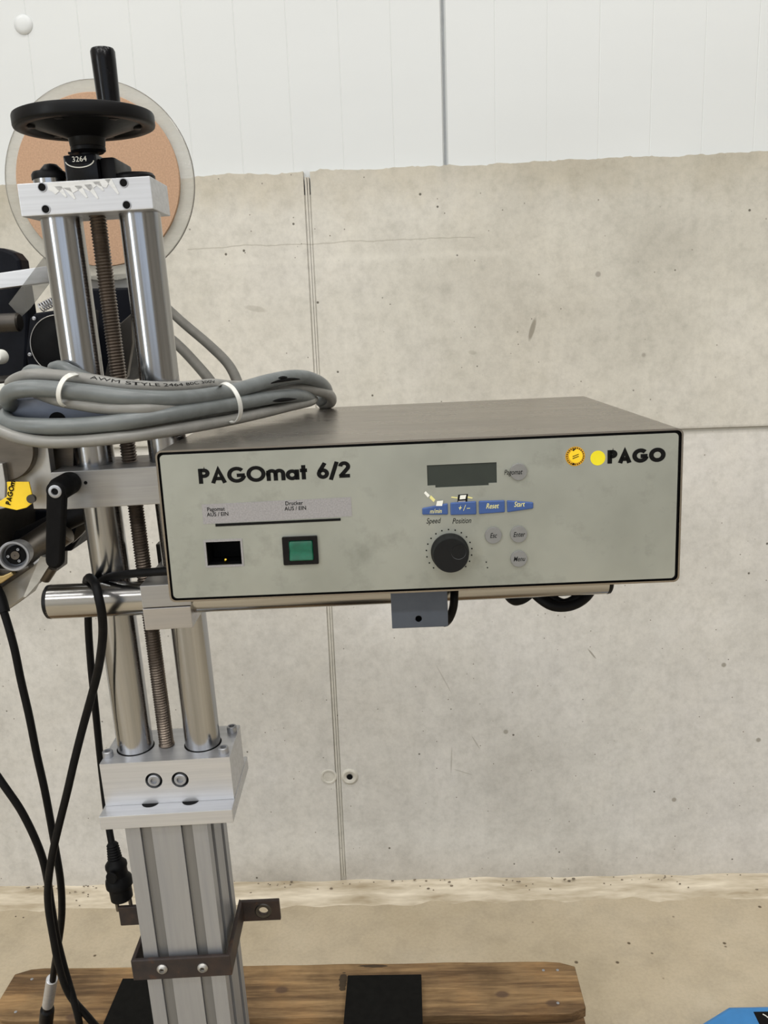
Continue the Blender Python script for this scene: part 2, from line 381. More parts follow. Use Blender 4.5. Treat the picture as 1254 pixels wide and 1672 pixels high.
# lettering -------------------------------------------------------------
def arc(cx, cz, r, a0, a1, n=18, rz=None):
    rz = r if rz is None else rz
    return [(cx+r*math.cos(R(a0+(a1-a0)*k/n)), cz+rz*math.sin(R(a0+(a1-a0)*k/n))) for k in range(n+1)]
def glyph(ch, w):
    h = w/2
    if ch == 'P': return .60, [[(h, 0), (h, 1)], [(h, 1-h), (.32, 1-h)] + arc(.32, .69, .31-h, 90, -90) + [(h, .38+h)]]
    if ch == 'A': return .92, [[(h*1.1, 0), (.46, 1-h*.9), (.92-h*1.1, 0)], [(.22, .30), (.70, .30)]]
    if ch == 'G': return 1.0, [arc(.5, .5, .53-h, 42, 350), [(.5, .46), (1.0-h*.4, .46)]]
    if ch == 'O': return 1.04, [arc(.52, .5, .53-h, 0, 360, 28)]
    if ch == 'm': return 1.02, [[(h, 0), (h, .68)], [(h, .3)] + arc(.30, .45, .21, 180, 0, 10) + [(.51, 0)], [(.51, .3)] + arc(.72, .45, .21, 180, 0, 10) + [(.93, 0)]]
    if ch == 'a': return .74, [arc(.35, .34, .36-h, 0, 360, 22), [(.70-h*.6, 0), (.70-h*.6, .68)]]
    if ch == 't': return .42, [[(.2, 0), (.2, .95)], [(.0, .60), (.40, .60)]]
    if ch == '6': return .64, [arc(.32, .32, .34-h, 0, 360, 22), [(.12, .45), (.45, 1.0)]]
    if ch == '/': return .46, [[(.04, -.1), (.42, 1.05)]]
    if ch == '2': return .62, [arc(.30, .72, .29-h*.6, 175, -35, 14) + [(.06, h*.8)], [(.0, h), (.60, h)]]
    return .4, []
def word(bm, text, x0, x1, z0, z1, y, wt=.21, kern=.06, M=None):
    """Bold geometric capitals drawn as flat ribbons between x0..x1 and z0 (baseline) .. z1 (cap height)."""
    M = M or (lambda x, z: Vector((x, y, z)))
    adv = 0; items = []
    for ch in text:
        wd, st = glyph(ch, wt); items.append((adv, st)); adv += wd+kern
    adv -= kern; sx = (x1-x0)/adv; sz = z1-z0
    for a, st in items:
        for line in st:
            n = len(line); L = []
            for i in range(n):
                p = Vector(line[i]); d1 = (Vector(line[i])-Vector(line[i-1])).normalized() if i else None
                d2 = (Vector(line[i+1])-p).normalized() if i < n-1 else None
                closed = (Vector(line[0])-Vector(line[-1])).length < 1e-5
                if closed and i in (0, n-1): d1 = (Vector(line[-1])-Vector(line[-2])).normalized(); d2 = (Vector(line[1])-Vector(line[0])).normalized()
                d1 = d1 or d2; d2 = d2 or d1; t = (d1+d2).normalized(); nn = Vector((-t.y, t.x))
                k = 1/max(.45, t.dot(d1))
                L.append((p+nn*wt/2*k, p-nn*wt/2*k))
            vs = [(bm.verts.new(M(x0+(a+q.x)*sx, z0+q.y*sz)), bm.verts.new(M(x0+(a+r.x)*sx, z0+r.y*sz))) for q, r in L]
            for (a1, b1), (a2, b2) in zip(vs, vs[1:]): bm.faces.new((a1, b1, b2, a2))
def small_text(text, cx, cz, y, size, mt, parent, name='lettering', shear=0, sx=1, bold=0, rot=0, align='CENTER', mat=None):
    """Flat printed text facing -Y (built-in font turned into a mesh)."""
    cu = bpy.data.curves.new('print', 'FONT'); cu.body = text; cu.size = size; cu.shear = shear; cu.offset = bold
    cu.align_x = align; cu.align_y = 'CENTER'; cu.resolution_u = 3
    t = bpy.data.objects.new('print', cu); C.objects.link(t)
    dg = bpy.context.evaluated_depsgraph_get(); dg.update()
    me = bpy.data.meshes.new_from_object(t.evaluated_get(dg))
    bpy.data.objects.remove(t); bpy.data.curves.remove(cu)
    me.name = name
    me.transform(Matrix.Translation((cx, y, cz)) @ Matrix.Rotation(rot, 4, 'Y') @ Matrix.Rotation(PI/2, 4, 'X') @ Matrix.Diagonal((sx, 1, 1, 1)))
    me.materials.clear(); me.materials.append(MATS[mt])
    o = bpy.data.objects.new(name, me); C.objects.link(o); o.parent = parent
    if mat is not None: o.matrix_local = mat
    return o

# ------------------------------------------------------------------ the hall
WY = 2.055
bm = new(); box(bm, -5.2, 7.2, -6.2, 2.6, -.12, 0); floor = struct(obj('floor', bm, 'floor_concrete', smooth=False))
bm = new(); box(bm, -5.2, 7.2, -6.2, 2.6, 5.5, 5.62); struct(obj('ceiling', bm, 'hall_ceiling', smooth=False))
bm = new(); box(bm, 7.0, 7.2, -6.2, 2.3, 0, 5.5); struct(obj('wall_right', bm, 'hall_wall', smooth=False))
def wall_with_opening(name, along, pos, a0, a1, b0, b1, z0, z1, t):
    bm = new()
    for (p, q, u, v) in ((a0, b0, 0, 5.5), (b1, a1, 0, 5.5), (b0, b1, 0, z0), (b0, b1, z1, 5.5)):
        if along == 'Y': box(bm, pos-t, pos, p, q, u, v)
        else: box(bm, p, q, pos-t, pos, u, v)
    return struct(obj(name, bm, 'hall_wall', smooth=False))
wall_with_opening('wall_left', 'Y', -5.0, -6.2, 2.3, -5.45, -3.55, .4, 4.2, .2)
wall_with_opening('wall_front', 'X', -6.0, -5.0, 7.0, -1.8, 3.4, .95, 4.25, .2)
bm = new()
for y in (-5.45, -3.59): box(bm, -5.08, -5.0, y, y+.04, .4, 4.2)
for z in (.4, 2.4, 4.16): box(bm, -5.08, -5.0, -5.45, -3.55, z, z+.04)
struct(obj('window_1', bm, 'window_frame', smooth=False))
bm = new()
for x in (-1.8, -.52, .78, 2.08, 3.36): box(bm, x, x+.05, -6.08, -6.0, .95, 4.25)
for z in (.95, 2.6, 4.2): box(bm, -1.8, 3.4, -6.08, -6.0, z, z+.05)
struct(obj('window_2', bm, 'window_frame', smooth=False))

# concrete wall: a dark core and the poured bays proud of it with recessed joints between
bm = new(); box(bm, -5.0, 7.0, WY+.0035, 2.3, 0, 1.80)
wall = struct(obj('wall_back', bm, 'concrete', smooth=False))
def bay(x0, x1, z0, z1, ragged):
    bm = new(); n = max(2, int((x1-x0)/.006)) if ragged else 2
    if ragged and (x1 < -2 or x0 > 2): n = 40
    top = []
    for k in range(n+1):
        x = x0+(x1-x0)*k/n; z = z1
        if ragged: z += .005*noise.noise((x*9, 3.1, 0))+.003*noise.noise((x*38, 7.7, 0))+.0035*max(0, noise.noise((x*110, 2.7, 0)))-.002*max(0, noise.noise((x*70, 9.7, 0)))
        top.append((x, z))
    plate(bm, [(x0, z0), (x1, z0)]+top[::-1], WY, WY+.02)
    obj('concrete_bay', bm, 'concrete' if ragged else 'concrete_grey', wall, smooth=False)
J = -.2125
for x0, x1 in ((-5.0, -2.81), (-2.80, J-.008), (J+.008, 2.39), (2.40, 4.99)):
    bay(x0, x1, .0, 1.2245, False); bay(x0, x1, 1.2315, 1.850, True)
bm = new()   # the fin of grout left in the upright joint
for (z0, z1) in ((.03, 1.2245), (1.2315, 1.838)):
    box(bm, J-.0045, J-.0005, WY-.0005, WY+.02, z0, z1); box(bm, J+.0010, J+.0048, WY+.001, WY+.02, z0, z1)
obj('joint_grout', bm, 'concrete', wall, smooth=False)
bm = new(); lathe(bm, [(.024, .004), (.022, -.001), (.0175, -.0035), (.0115, -.0025), (.0088, -.0004)], (-.1818, WY-.001, .329), (0, 1, 0), 28)
obj('tie_hole_sleeve', bm, 'concrete', wall)
bm = new(); lathe(bm, [(0, .0), (.0078, .0)], (-.1818, WY-.0016, .329), (0, 1, 0), 20)
obj('tie_hole_bore', bm, 'matt_black', wall)
bm = new(); lathe(bm, [(.022, .002), (.020, -.0012), (.0165, -.0012), (.015, .0008), (0, .0005)], (-.2375, WY-.001, .3302), (0, 1, 0), 28)
obj('tie_hole_plug', bm, 'concrete', wall)
bm = new(); lathe(bm, [(.017, .002), (.015, -.0025), (.008, -.003), (0, -.002)], (J+.012, WY-.001, 1.31), (0, 1, 0), 20)
obj('grout_lump', bm, 'concrete', wall)

# white insulated sheet cladding above the concrete
cl = bpy.data.objects.new('wall_upper', None); C.objects.link(cl); cl.location = (0, WY+.02, 1.84); struct(cl)
bounds = [-5.0, -3.04, -1.99, -.94, .1065, 1.157, 2.207, 3.257, 4.307, 5.357, 7.0]
for x0, x1 in zip(bounds, bounds[1:]):
    bm = new(); a, b = x0+.0025, x1-.0025; pts = [(a, .008), (a+.004, 0)]
    x = a+.112
    while x < b-.05:
        pts += [(x-.0016, 0), (x, .0007), (x+.0016, 0)]; x += .1165
    pts += [(b-.004, 0), (b, .008)]
    lo = [bm.verts.new((px, py, -.06)) for px, py in pts]; hi = [bm.verts.new((px, py, 3.66)) for px, py in pts]
    for k in range(len(pts)-1): bm.faces.new((lo[k], lo[k+1], hi[k+1], hi[k]))
    obj('cladding_panel', bm, 'white_sheet', cl, smooth=False)
bm = new(); q = at(38, 40, WY+.019)-Vector((0, WY+.02, 1.84)); lathe(bm, [(.021, .0005), (.019, -.002), (.012, -.0042), (0, -.005)], q, (0, 1, 0), 28); obj('screw_cap', bm, 'white_sheet', cl)
bm = new(); box(bm, -5, 7, .009, .06, -.06, 3.66); obj('cladding_seal', bm, 'seal_grey', cl, smooth=False)

# mortar fillet along the foot of the wall
bm = new(); n = 540; rows = []
for k in range(n+1):
    x = -5+12*k/n
    d = .082+.024*noise.noise((x*5, 0, 1))+.016*noise.noise((x*17, 4, 1)); h = .012+.006*noise.noise((x*9, 8, 2))
    j = lambda s: .0025*noise.noise((x*40, s*3.3, 5))
    rows.append([bm.verts.new(p) for p in ((x, WY+.001, h+.004), (x, WY-.018, h+j(1)), (x, WY-.045, h*.8+j(2)), (x, WY-d*.85, h*.45+j(3)*.6), (x, WY-d, -.001))])
for a, b in zip(rows, rows[1:]):
    for i in range(4): bm.faces.new((a[i], b[i], b[i+1], a[i+1]))
fil = struct(obj('trim_1', bm, 'mortar'))
bm = new()   # crumbs of concrete and dirt lying along the foot of the wall
for k in range(120):
    x = random.uniform(-1.1, 1.1); d = abs(random.gauss(0, .02)) if k < 110 else random.uniform(.02, .11); s_ = random.choice((.0012, .0016, .0022, .003, .006 if k % 13 == 0 else .0016))
    z = .0155+random.uniform(-.002, .006) if d < .02 else max(.001, .016-.16*d)
    r = bmesh.ops.create_icosphere(bm, subdivisions=1, radius=1)
    for v in r['verts']: v.co = Vector((x, WY-.004-d, z))+Vector((v.co.x*s_*1.6, v.co.y*s_, v.co.z*s_*.7))*(1+.5*noise.noise(v.co*2+Vector((k, 0, 0))))
cr_ = obj('crumbs', bm, 'dirt', fil, smooth=False); cr_['kind'] = 'stuff'

# ------------------------------------------------------------------ pallet
pal = empty('wooden_pallet', (0, 0, 0), 'worn brown wooden pallet lying on the concrete floor under the machine', 'pallet')
PX0, PX1 = -.895, .324
def board(name, x0, x1, y0, y1, z0, z1, seed, rag=.003):
    bm = new(); n = 40 if x1-x0 > .6 else 12
    L = []; T = []
    for k in range(n+1):
        x = x0+(x1-x0)*k/n; c = 0
        e = min(k, n-k)
        if e == 0: c = .016
        elif e == 1 and n == 40: c = .003
        L.append((x, y0+c+rag*noise.noise((x*9, seed, 0)))); T.append((x, y1-c+rag*noise.noise((x*9, seed+5, 0))))
    out = L+T[::-1]
    vs = [bm.verts.new((x, y, z0)) for x, y in out]; f = bm.faces.new(vs)
    r = bmesh.ops.extrude_face_region(bm, geom=[f])
    bmesh.ops.translate(bm, verts=[g for g in r['geom'] if isinstance(g, bmesh.types.BMVert)], vec=(0, 0, z1-z0))
    return obj(name, bm, 'pallet_wood', pal, smooth=False, bev=.002)
for i, (a, b) in enumerate(((1.447, 1.592), (1.29, 1.39), (1.12, 1.265), (.99, 1.09), (.80, .945))): board('deck_board', PX0, PX1, a, b, .122, .144, i*3.1)
for x0, x1 in ((PX0, PX0+.145), (-.358, -.213), (PX1-.145, PX1)):
    bm = new(); box(bm, x0+.004, x1-.004, .805, 1.588, .100, .122); obj('stringer_board', bm, 'pallet_wood', pal, smooth=False)
    for y0, y1 in ((.805, .905), (1.147, 1.247), (1.488, 1.588)):
        bm = new(); box(bm, x0+.004, x1-.004, y0, y1, .022, .100, .004); obj('block', bm, 'pallet_wood', pal, smooth=False)
for a, b in ((.80, .905), (1.147, 1.247), (1.488, 1.592)): board('bottom_board', PX0, PX1, a, b, 0, .022, a*7)
for (x, y) in ((-.85, 1.56), (-.81, 1.565), (-.845, 1.47), (.255, 1.565), (.285, 1.565), (.27, 1.475)):
    bm = new(); lathe(bm, [(.0032, -.003), (.0032, .0006), (.002, .001), (0, .001)], (x, y, .144), (0, 0, 1), 10)
    obj('nail_head', bm, 'bare_aluminium', pal)

# ------------------------------------------------------------------ the column stand
BASE = Vector((-.30, .86, .144))
stand = empty('labelling_stand', BASE, 'upright twin tube machine column with black handwheel on top and grooved aluminium post below', 'stand')
MC = Matrix.Translation((-.3262, .8834, 1.2)) @ Euler((R(1.29), R(-1.253), R(1.715)), 'XYZ').to_matrix().to_4x4()
ML = Matrix.Translation(-BASE) @ MC          # column frame seen from the stand's origin
def col(name, bm, mt, parent=None, **kw):
    if parent is None: return obj(name, bm, mt, stand, ML, **kw)
    return obj(name, bm, mt, parent, **kw)    # sub-parts share their part's frame
TY = -.026
bm = new(); rod(bm, (.0088, TY, -.155), (.0088, TY, .43), .0194, seg=48); col('guide_column', bm, 'chrome', angle=50)
bm = new(); rod(bm, (.0840, TY, -.155), (.0840, TY, .43), .0194, seg=48); col('guide_column', bm, 'chrome', angle=50)
# lead screw with a real helical thread
bm = new(); sg = 20; pitch = .0030; z0, z1 = -.1475, .414; turns = int((z1-z0)/pitch); cx = .0435
cr, ro = [], []
for k in range(turns*sg+1):
    a = 2*PI*k/sg; z = z0+pitch*k/sg
    cr.append(bm.verts.new((cx+.0083*math.cos(a), TY+.0083*math.sin(a), z)))
    ro.append(bm.verts.new((cx+.0069*math.cos(a), TY+.0069*math.sin(a), z+pitch/2)))
for k in range(turns*sg):
    bm.faces.new((cr[k], cr[k+1], ro[k+1], ro[k]))
    if k+sg+1 < len(cr): bm.faces.new((ro[k], ro[k+1], cr[k+sg+1], cr[k+sg]))
col('lead_screw', bm, 'screw_thread', smooth=False)
bm = new(); rod(bm, (cx, TY, -.1485), (cx, TY, -.1455), .0088, seg=20, ch=.001); col('lead_screw_tip', bm, 'screw_thread')
# top block
bm = new(); box(bm, -.0178, .1048, -.055, .012, .4125, .4412, .0008); tb = col('top_block', bm, 'brushed_aluminium', smooth=False)
for x, z in ((.0052, .4370), (.0056, .4178), (.0803, .4366), (.0806, .4172)):
    bm = new(); lathe(bm, [(.0034, -.0004), (.0032, .0002), (0, .0002)], (x, -.0555, z), (0, 1, 0), 16); col('screw_hole', bm, 'matt_black', tb)
    bm = new(); lathe(bm, [(.0042, .0006), (.0042, -.0001), (.0034, -.0001)], (x, -.0556, z), (0, 1, 0), 16); col('countersink', bm, 'bare_aluminium', tb)
# torn remains of a paper label on the block
bm = new(); plate(bm, [(.0105, .4405), (.0105, .4342), (.0135, .4330), (.0165, .4300), (.0245, .4352), (.0330, .4305), (.0420, .4345), (.0480, .4310), (.0560, .4360), (.0640, .4330), (.0690, .4405)], -.0552, -.0554)
for x, z, l in ((.020, .4330, .0075), (.0275, .4315, .008), (.0385, .4325, .0085), (.0475, .4330, .0105), (.0555, .4350, .006), (.0665, .4370, .0115)):
    plate(bm, [(x-.0035, z+.004), (x+.003, z+.004), (x+.0035+l*.45, z-l+.002), (x+.002+l*.45, z-l+.0015)], -.0552, -.0554)
col('label_residue', bm, 'residue', tb, smooth=False)
bm = new(); rod(bm, (.0030, TY, .4405), (.0030, TY, .4475), .0152, seg=32); col('column_end', bm, 'chrome')
bm = new(); lathe(bm, [(0, .4475), (.0162, .4475), (.0162, .4520), (.0145, .4545), (0, .4550)], (.0030, TY, 0)); col('end_cap', bm, 'black_plastic')
bm = new(); lathe(bm, [(0, .4405), (.0185, .4405), (.0185, .4455), (.0165, .4480), (0, .4484)], (.0840, TY, 0)); col('end_cap', bm, 'black_plastic')
# position indicator
bm = new(); box(bm, .0246, .0555, -.046, .020, .4412, .4650, .0022); pi_ = col('position_indicator', bm, 'black_gloss')
bm = new(); box(bm, .0555, .0700, -.038, .020, .4412, .4625, .003); col('gear_housing', bm, 'black_plastic', pi_)
bm = new(); box(bm, .0270, .0530, -.0468, -.0455, .4570, .4640, .0005); col('counter_window', bm, 'navy_black', pi_)
bm = new()
for k in range(22):
    pass
arcp = [Vector((.0400+.0130*math.cos(R(a)), -.0466, .4592+.0058*math.sin(R(a)))) for a in range(185, 356, 10)]
sweep(bm, arcp, .0005, 6); col('window_rim', bm, 'white_print', pi_)
small_text('3264', .0400, .4604, -.0471, .0066, 'white_print', pi_, 'counter_digits', sx=1.05, bold=.0)
bm = new(); rod(bm, (.043, TY, .4640), (.043, TY, .4730), .0090); col('spindle', bm, 'black_plastic')
bm = new(); lathe(bm, [(0, .4685), (.0135, .4685), (.0160, .4705), (.0160, .4735), (.0140, .4750), (0, .4750)], (.043, TY, 0)); box(bm, .0245, .030, TY-.003, TY+.003, .4685, .4705); col('hub_flange', bm, 'black_plastic')
# handwheel
hx = .0430
bm = new(); lathe(bm, [(0, .4735), (.0150, .4735), (.0160, .4750), (.0168, .4815), (.0200, .4832), (.0440, .4915), (.0500, .4935), (.0515, .4915), (.0530, .4903), (.0615, .4900), (.0634, .4908), (.0640, .4925), (.0640, .4998), (.0634, .5016), (.0615, .5023),
    (.0540, .5023), (.0515, .5010), (.0500, .4985), (.0210, .4900), (.0160, .4940), (0, .4940)], (hx, TY, 0), seg=72)
hw = col('handwheel', bm, 'black_plastic', angle=50)
bm = new(); lathe(bm, [(.0112, .5015), (.0108, .508), (.0117, .560), (.0119, .5690), (.0108, .5715), (0, .5720)], (.0535, .026, 0)); col('crank_handle', bm, 'black_gloss', hw)
for a in range(0, 360, 60):
    bm = new(); box(bm, .0440, .0505, -.0040, .0040, .4902, .4940, .001)
    bmesh.ops.rotate(bm, verts=bm.verts[:], matrix=Matrix.Rotation(R(a+20), 3, 'Z')); bmesh.ops.translate(bm, verts=bm.verts[:], vec=(hx, TY, 0))
    col('web_rib', bm, 'black_plastic', hw)
# carriage with its clamping lever
bm = new(); box(bm, -.0235, .1060, -.065, -.004, .1352, .1732, .0008); ca = col('carriage_block', bm, 'darker_aluminium', smooth=False)
bm = new(); box(bm, -.0235, .1060, -.004, .016, .1360, .1725, .0008); col('carriage_rear_jaw', bm, 'cast_aluminium', ca, smooth=False)
bm = new(); lathe(bm, [(0, 0), (.0018, 0), (.0018, .001), (0, .001)], (.0095, -.0654, .1610), (0, 1, 0), 10); col('pin_hole', bm, 'matt_black', ca)
bm = new(); lathe(bm, [(0, -.0), (.0105, 0), (.0112, .004), (.0112, .030), (.0095, .036), (.0092, .040), (0, .0405)], (-.0050, -.0650, .1622), (0, -1, 0), 32)
lv = col('clamping_lever', bm, 'matt_black')
bm = new(); pts = []
def capsule(p, q, r0, r1, n=10):
    p, q = Vector(p), Vector(q); d = (q-p).normalized(); s = Vector((-d.y, d.x)); o = []
    for k in range(n+1):
        a = PI*k/n; o.append(p+s*math.cos(a)*r0-d*math.sin(a)*r0)
    for k in range(n+1):
        a = PI*k/n; o.append(q-s*math.cos(a)*r1+d*math.sin(a)*r1)
    return [(v.x, v.y) for v in o]
plate(bm, capsule((-.0050, .1622), (-.0172, .0945), .0090, .0082), -.1068, -.0955); col('lever_arm', bm, 'matt_black', lv, bev=.003)
bm = new(); lathe(bm, [(.0062, .0), (.0062, .0018), (.0052, .0024), (.0034, .0024), (.003, .0004), (0, .0004)], (-.0050, -.1060, .1622), (0, -1, 0), 24); col('lever_screw', bm, 'bare_aluminium', lv)
# cross tube with its clamp
bm = new(); rod(bm, (-.0440, -.063, .0394), (.5230, -.063, .0318), .0175, seg=40); ct = col('cross_tube', bm, 'tube_steel', angle=50)
for a, b in (((-.0480, -.063, .03945), (-.0435, -.063, .0394)), ((.5225, -.063, .0318), (.5275, -.063, .03175))):
    bm = new(); lathe(bm, [(0, 0), (.0150, 0), (.0172, .0016), (.0177, .0050), (0, .0050)], a if a[0] < 0 else b, (1 if a[0] < 0 else -1, 0, 0), 32); col('tube_cap', bm, 'black_plastic', ct)
bm = new(); box(bm, .0552, .1043, -.085, .006, .0346, .0577, .0007); cc = col('cross_clamp', bm, 'darker_aluminium', smooth=False)
bm = new(); box(bm, .0550, .1030, -.085, -.037, .0108, .0337, .0007); col('clamp_jaw', bm, 'lower_jaw', cc, smooth=False)
bm = new(); box(bm, .058, .101, -.082, -.040, .0330, .0352); col('clamp_gap', bm, 'matt_black', cc, smooth=False)
bm = new(); box(bm, .050, .112, .006, .020, .030, .075, .001); col('clamp_rear_plate', bm, 'dark_steel', cc, smooth=False)
# foot clamp block, base plate
bm = new(); plate(bm, [(-.0213, -.1990), (.1193, -.1990), (.1193, -.1485), (-.0213, -.1485)], -.060, -.056, [circ(.0348, -.1716, .0093), circ(.0633, -.1722, .0093)])
cb = col('foot_clamp_block', bm, 'brushed_aluminium', smooth=False)
bm = new(); box(bm, -.0213, .1193, -.0562, .012, -.1990, -.1485); col('block_body', bm, 'brushed_aluminium', cb, smooth=False)
for x, z in ((.0348, -.1716), (.0633, -.1722)):
    bm = new(); lathe(bm, [(0, 0), (.0093, 0)], (x, -.0566, z), (0, 1, 0), 24); col('counterbore', bm, 'matt_black', cb)
    bm = new(); lathe(bm, [(.0066, 0), (.0066, .0035), (.0056, .0042), (.0036, .0042), (.0033, .0014), (0, .0014)], (x, -.0568, z), (0, -1, 0), 24); col('socket_screw', bm, 'bare_aluminium', cb)
for x, y in ((-.0165, -.044), (.1115, -.050), (.1128, -.003), (-.0165, .002)):
    bm = new(); lathe(bm, [(.0056, 0), (.0056, .0065), (.0049, .0073), (.0032, .0073), (.0029, .003), (0, .003)], (x, y, -.1487), (0, 0, 1), 20); col('socket_screw', bm, 'bare_aluminium', cb)
    bm = new(); lathe(bm, [(.0029, 0), (0, 0)], (x, y, -.1450), (0, 0, 1), 6); col('screw_socket', bm, 'matt_black', cb)
for x in (.0088, .0840):
    bm = new(); lathe(bm, [(.0206, 0), (.0206, .0004), (.0194, .0004)], (x, TY, -.1486), (0, 0, 1), 40); col('bore_edge', bm, 'matt_black', cb)
bm = new(); box(bm, -.0225, .1203, -.080, .030, -.2150, -.1992, .0007); bp = col('base_plate', bm, 'brushed_aluminium', smooth=False)
for x in (.0275, .0715):
    bm = new(); lathe(bm, [(0, 0), (.0095, 0), (.0095, .0003), (0, .0003)], (x, -.0575, -.1992), (0, 0, 1), 24); col('bolt_recess', bm, 'matt_black', bp)
# grooved aluminium post
def profile_outline(x0, x1, y0, y1):
    o = []
    def side(p, q, inward):
        p, q, n = Vector(p), Vector(q), Vector(inward); L = (q-p).length; d = (q-p)/L
        o.append(p)
        for f in (.25, .75):
            c = p+d*L*f; o.extend([c-d*.0062, c-d*.0062+n*.0045, c-d*.0095+n*.0055, c-d*.0095+n*.0105, c+d*.0095+n*.0105, c+d*.0095+n*.0055, c+d*.0062+n*.0045, c+d*.0062])
    side((x0, y0), (x1, y0), (0, 1)); side((x1, y0), (x1, y1), (-1, 0)); side((x1, y1), (x0, y1), (0, -1)); side((x0, y1), (x0, y0), (1, 0))
    return o
bm = new(); f = bm.faces.new([bm.verts.new((p.x, p.y, -.2152)) for p in profile_outline(.0005, .0895, -.072, .017)])
r = bmesh.ops.extrude_face_region(bm, geom=[f]); bmesh.ops.translate(bm, verts=[g for g in r['geom'] if isinstance(g, bmesh.types.BMVert)], vec=(0, 0, -.802))
po = col('aluminium_post', bm, 'bare_aluminium', smooth=False)
for i, x in enumerate((.02275, .06725)):
    bm = new(); box(bm, x-.0058, x+.0058, -.0688, -.0650, -1.015, -.2155); col('groove_cover', bm, 'groove_aluminium', po, smooth=False)
bm = new()
# base: two flat black feet on the pallet and the bar that carries the post
for x0, x1 in ((-.645, -.489), (-.162, -.0055)):
    bm = new(); box(bm, x0, x1, .42, 1.545, .1442, .1562, .0012); bmesh.ops.translate(bm, verts=bm.verts[:], vec=-BASE); obj('base_foot', bm, 'foot_black', stand, smooth=False)
bm = new(); box(bm, -.645, -.0055, .77, .95, .1562, .186, .002); bmesh.ops.translate(bm, verts=bm.verts[:], vec=-BASE); obj('base_crossbar', bm, 'foot_black', stand, smooth=False)

# rusty strap bracket bolted round the post
rb = empty('strap_bracket', MC @ Vector((.045, -.077, -.40)), 'rusty bent flat steel bracket bolted around the grooved aluminium post', 'bracket')
MR = Matrix.Translation(-(MC @ Vector((.045, -.077, -.40)))) @ MC
bm = new(); t = .0048
path = [(-.0535, .0130), (-.0100, .0130), (-.0100, -.0772), (.0970, -.0772), (.0970, .0130), (.1450, .0130)]
off = []
P2 = [Vector(p) for p in path]
for i, p in enumerate(P2):
    d1 = (P2[i]-P2[i-1]).normalized() if i else (P2[1]-P2[0]).normalized(); d2 = (P2[i+1]-p).normalized() if i < len(P2)-1 else d1
    nrm = (Vector((-d1.y, d1.x))+Vector((-d2.y, d2.x))); nrm = nrm/(1+d1.dot(d2)); off.append((p+nrm*t/2, p-nrm*t/2))
sec = [a for a, b in off[:5]]+[b for a, b in off[:5]][::-1]
zt = lambda x: -.3815-.0075*(x+.0535)/.2
f = bm.faces.new([bm.verts.new((v.x, v.y, -.409)) for v in sec]); r = bmesh.ops.extrude_face_region(bm, geom=[f])
bmesh.ops.translate(bm, verts=[g for g in r['geom'] if isinstance(g, bmesh.types.BMVert)], vec=(0, 0, .0265))
obj('strap', bm, 'rusty_steel', rb, MR, smooth=False, bev=.0012)
bm = new(); plate(bm, [(.0950, -.4125), (.1440, -.4130), (.1440, -.3850), (.0950, -.3845)], .0106, .0154, [circ(.1236, -.3989, .0058, 16)]); obj('flange', bm, 'rusty_steel', rb, MR, smooth=False, bev=.0008)
bm = new(); lathe(bm, [(.0105, .0002), (.0092, -.0006), (.0060, -.0003)], (.1236, .0104, -.3989), (0, 1, 0), 24); obj('washer_mark', bm, 'dark_steel', rb, MR)
for x, z in ((.0221, -.3947), (.0675, -.3960)):
    bm = new(); lathe(bm, [(.0060, 0), (.0060, .0012), (.0046, .0030), (.0028, .0036), (.0026, .0016), (0, .0016)], (x, -.0797, z), (0, -1, 0), 20); obj('button_bolt', bm, 'cast_aluminium', rb, MR)
    bm = new(); lathe(bm, [(.0024, 0), (0, 0)], (x, -.0814, z), (0, -1, 0), 6); obj('bolt_socket', bm, 'dark_steel', rb, MR)

# ------------------------------------------------------------------ control box
BO = Vector((-.2209, .7294, 1.4005))
cbx = empty('control_box', BO, 'wide grey steel control box with display, blue keys and black dial', 'control box', rot=(R(-.3148), R(-.4523), R(1.012)))
W_, H_, D_ = .460, .1385, .366
bm = new(); plate(bm, rrect(0, W_, -H_, 0, .0055), 0, D_, [rrect(.0016, W_-.0016, -H_+.0016, -.0016, .0042)]); sh = obj('shell', bm, 'shell_steel', cbx, angle=30)
bm = new(); box(bm, .001, W_-.001, D_-.003, D_, -H_+.001, -.001); obj('back_plate', bm, 'shell_steel', cbx, smooth=False)
cut = [(.0372, -.0838), (.0682, -.0838), (.0682, -.1056), (.0372, -.1056)]
lcd = [(.2369, -.0230), (.2978, -.0229), (.2978, -.0411), (.2906, -.0411), (.2906, -.0430), (.2438, -.0432), (.2438, -.0411), (.2369, -.0411)]
bm = new(); plate(bm, rrect(.0036, W_-.0042, -H_+.0036, -.0040, .0035), .0004, .0024, [cut, lcd]); fp = obj('front_panel', bm, 'panel_grey', cbx, smooth=False)
bm = new(); plate(bm, rrect(.0018, W_-.0018, -H_+.0018, -.0018, .0040), .0030, .0045, [cut]); obj('gap_backing', bm, 'matt_black', cbx, smooth=False)  # black plate added behind the panel so the gap around it looks dark
FP = lambda n, bm, mt, **kw: obj(n, bm, mt, fp, **kw)
bm = new(); word(bm, 'PAGOmat', .0362, .1322, -.0308, -.0174, .0002, .235, .05); word(bm, '6/2', .1406, .1696, -.0308, -.0170, .0002, .235); FP('title_lettering', bm, 'black_print', smooth=False)
bm = new(); plate(bm, [(.0367, -.0672), (.1692, -.0657), (.1691, -.0485), (.0367, -.0494)], .0001, .0003); FP('grey_label_strip', bm, 'grey_label', smooth=False)
small_text('Pagomat', .0490, -.0541, -.0001, .0050, 'black_print', fp, 'label_print', sx=.92, bold=.00005); small_text('AUS / EIN', .0503, -.0588, -.0001, .0050, 'black_print', fp, 'label_print', sx=.92, bold=.00005)
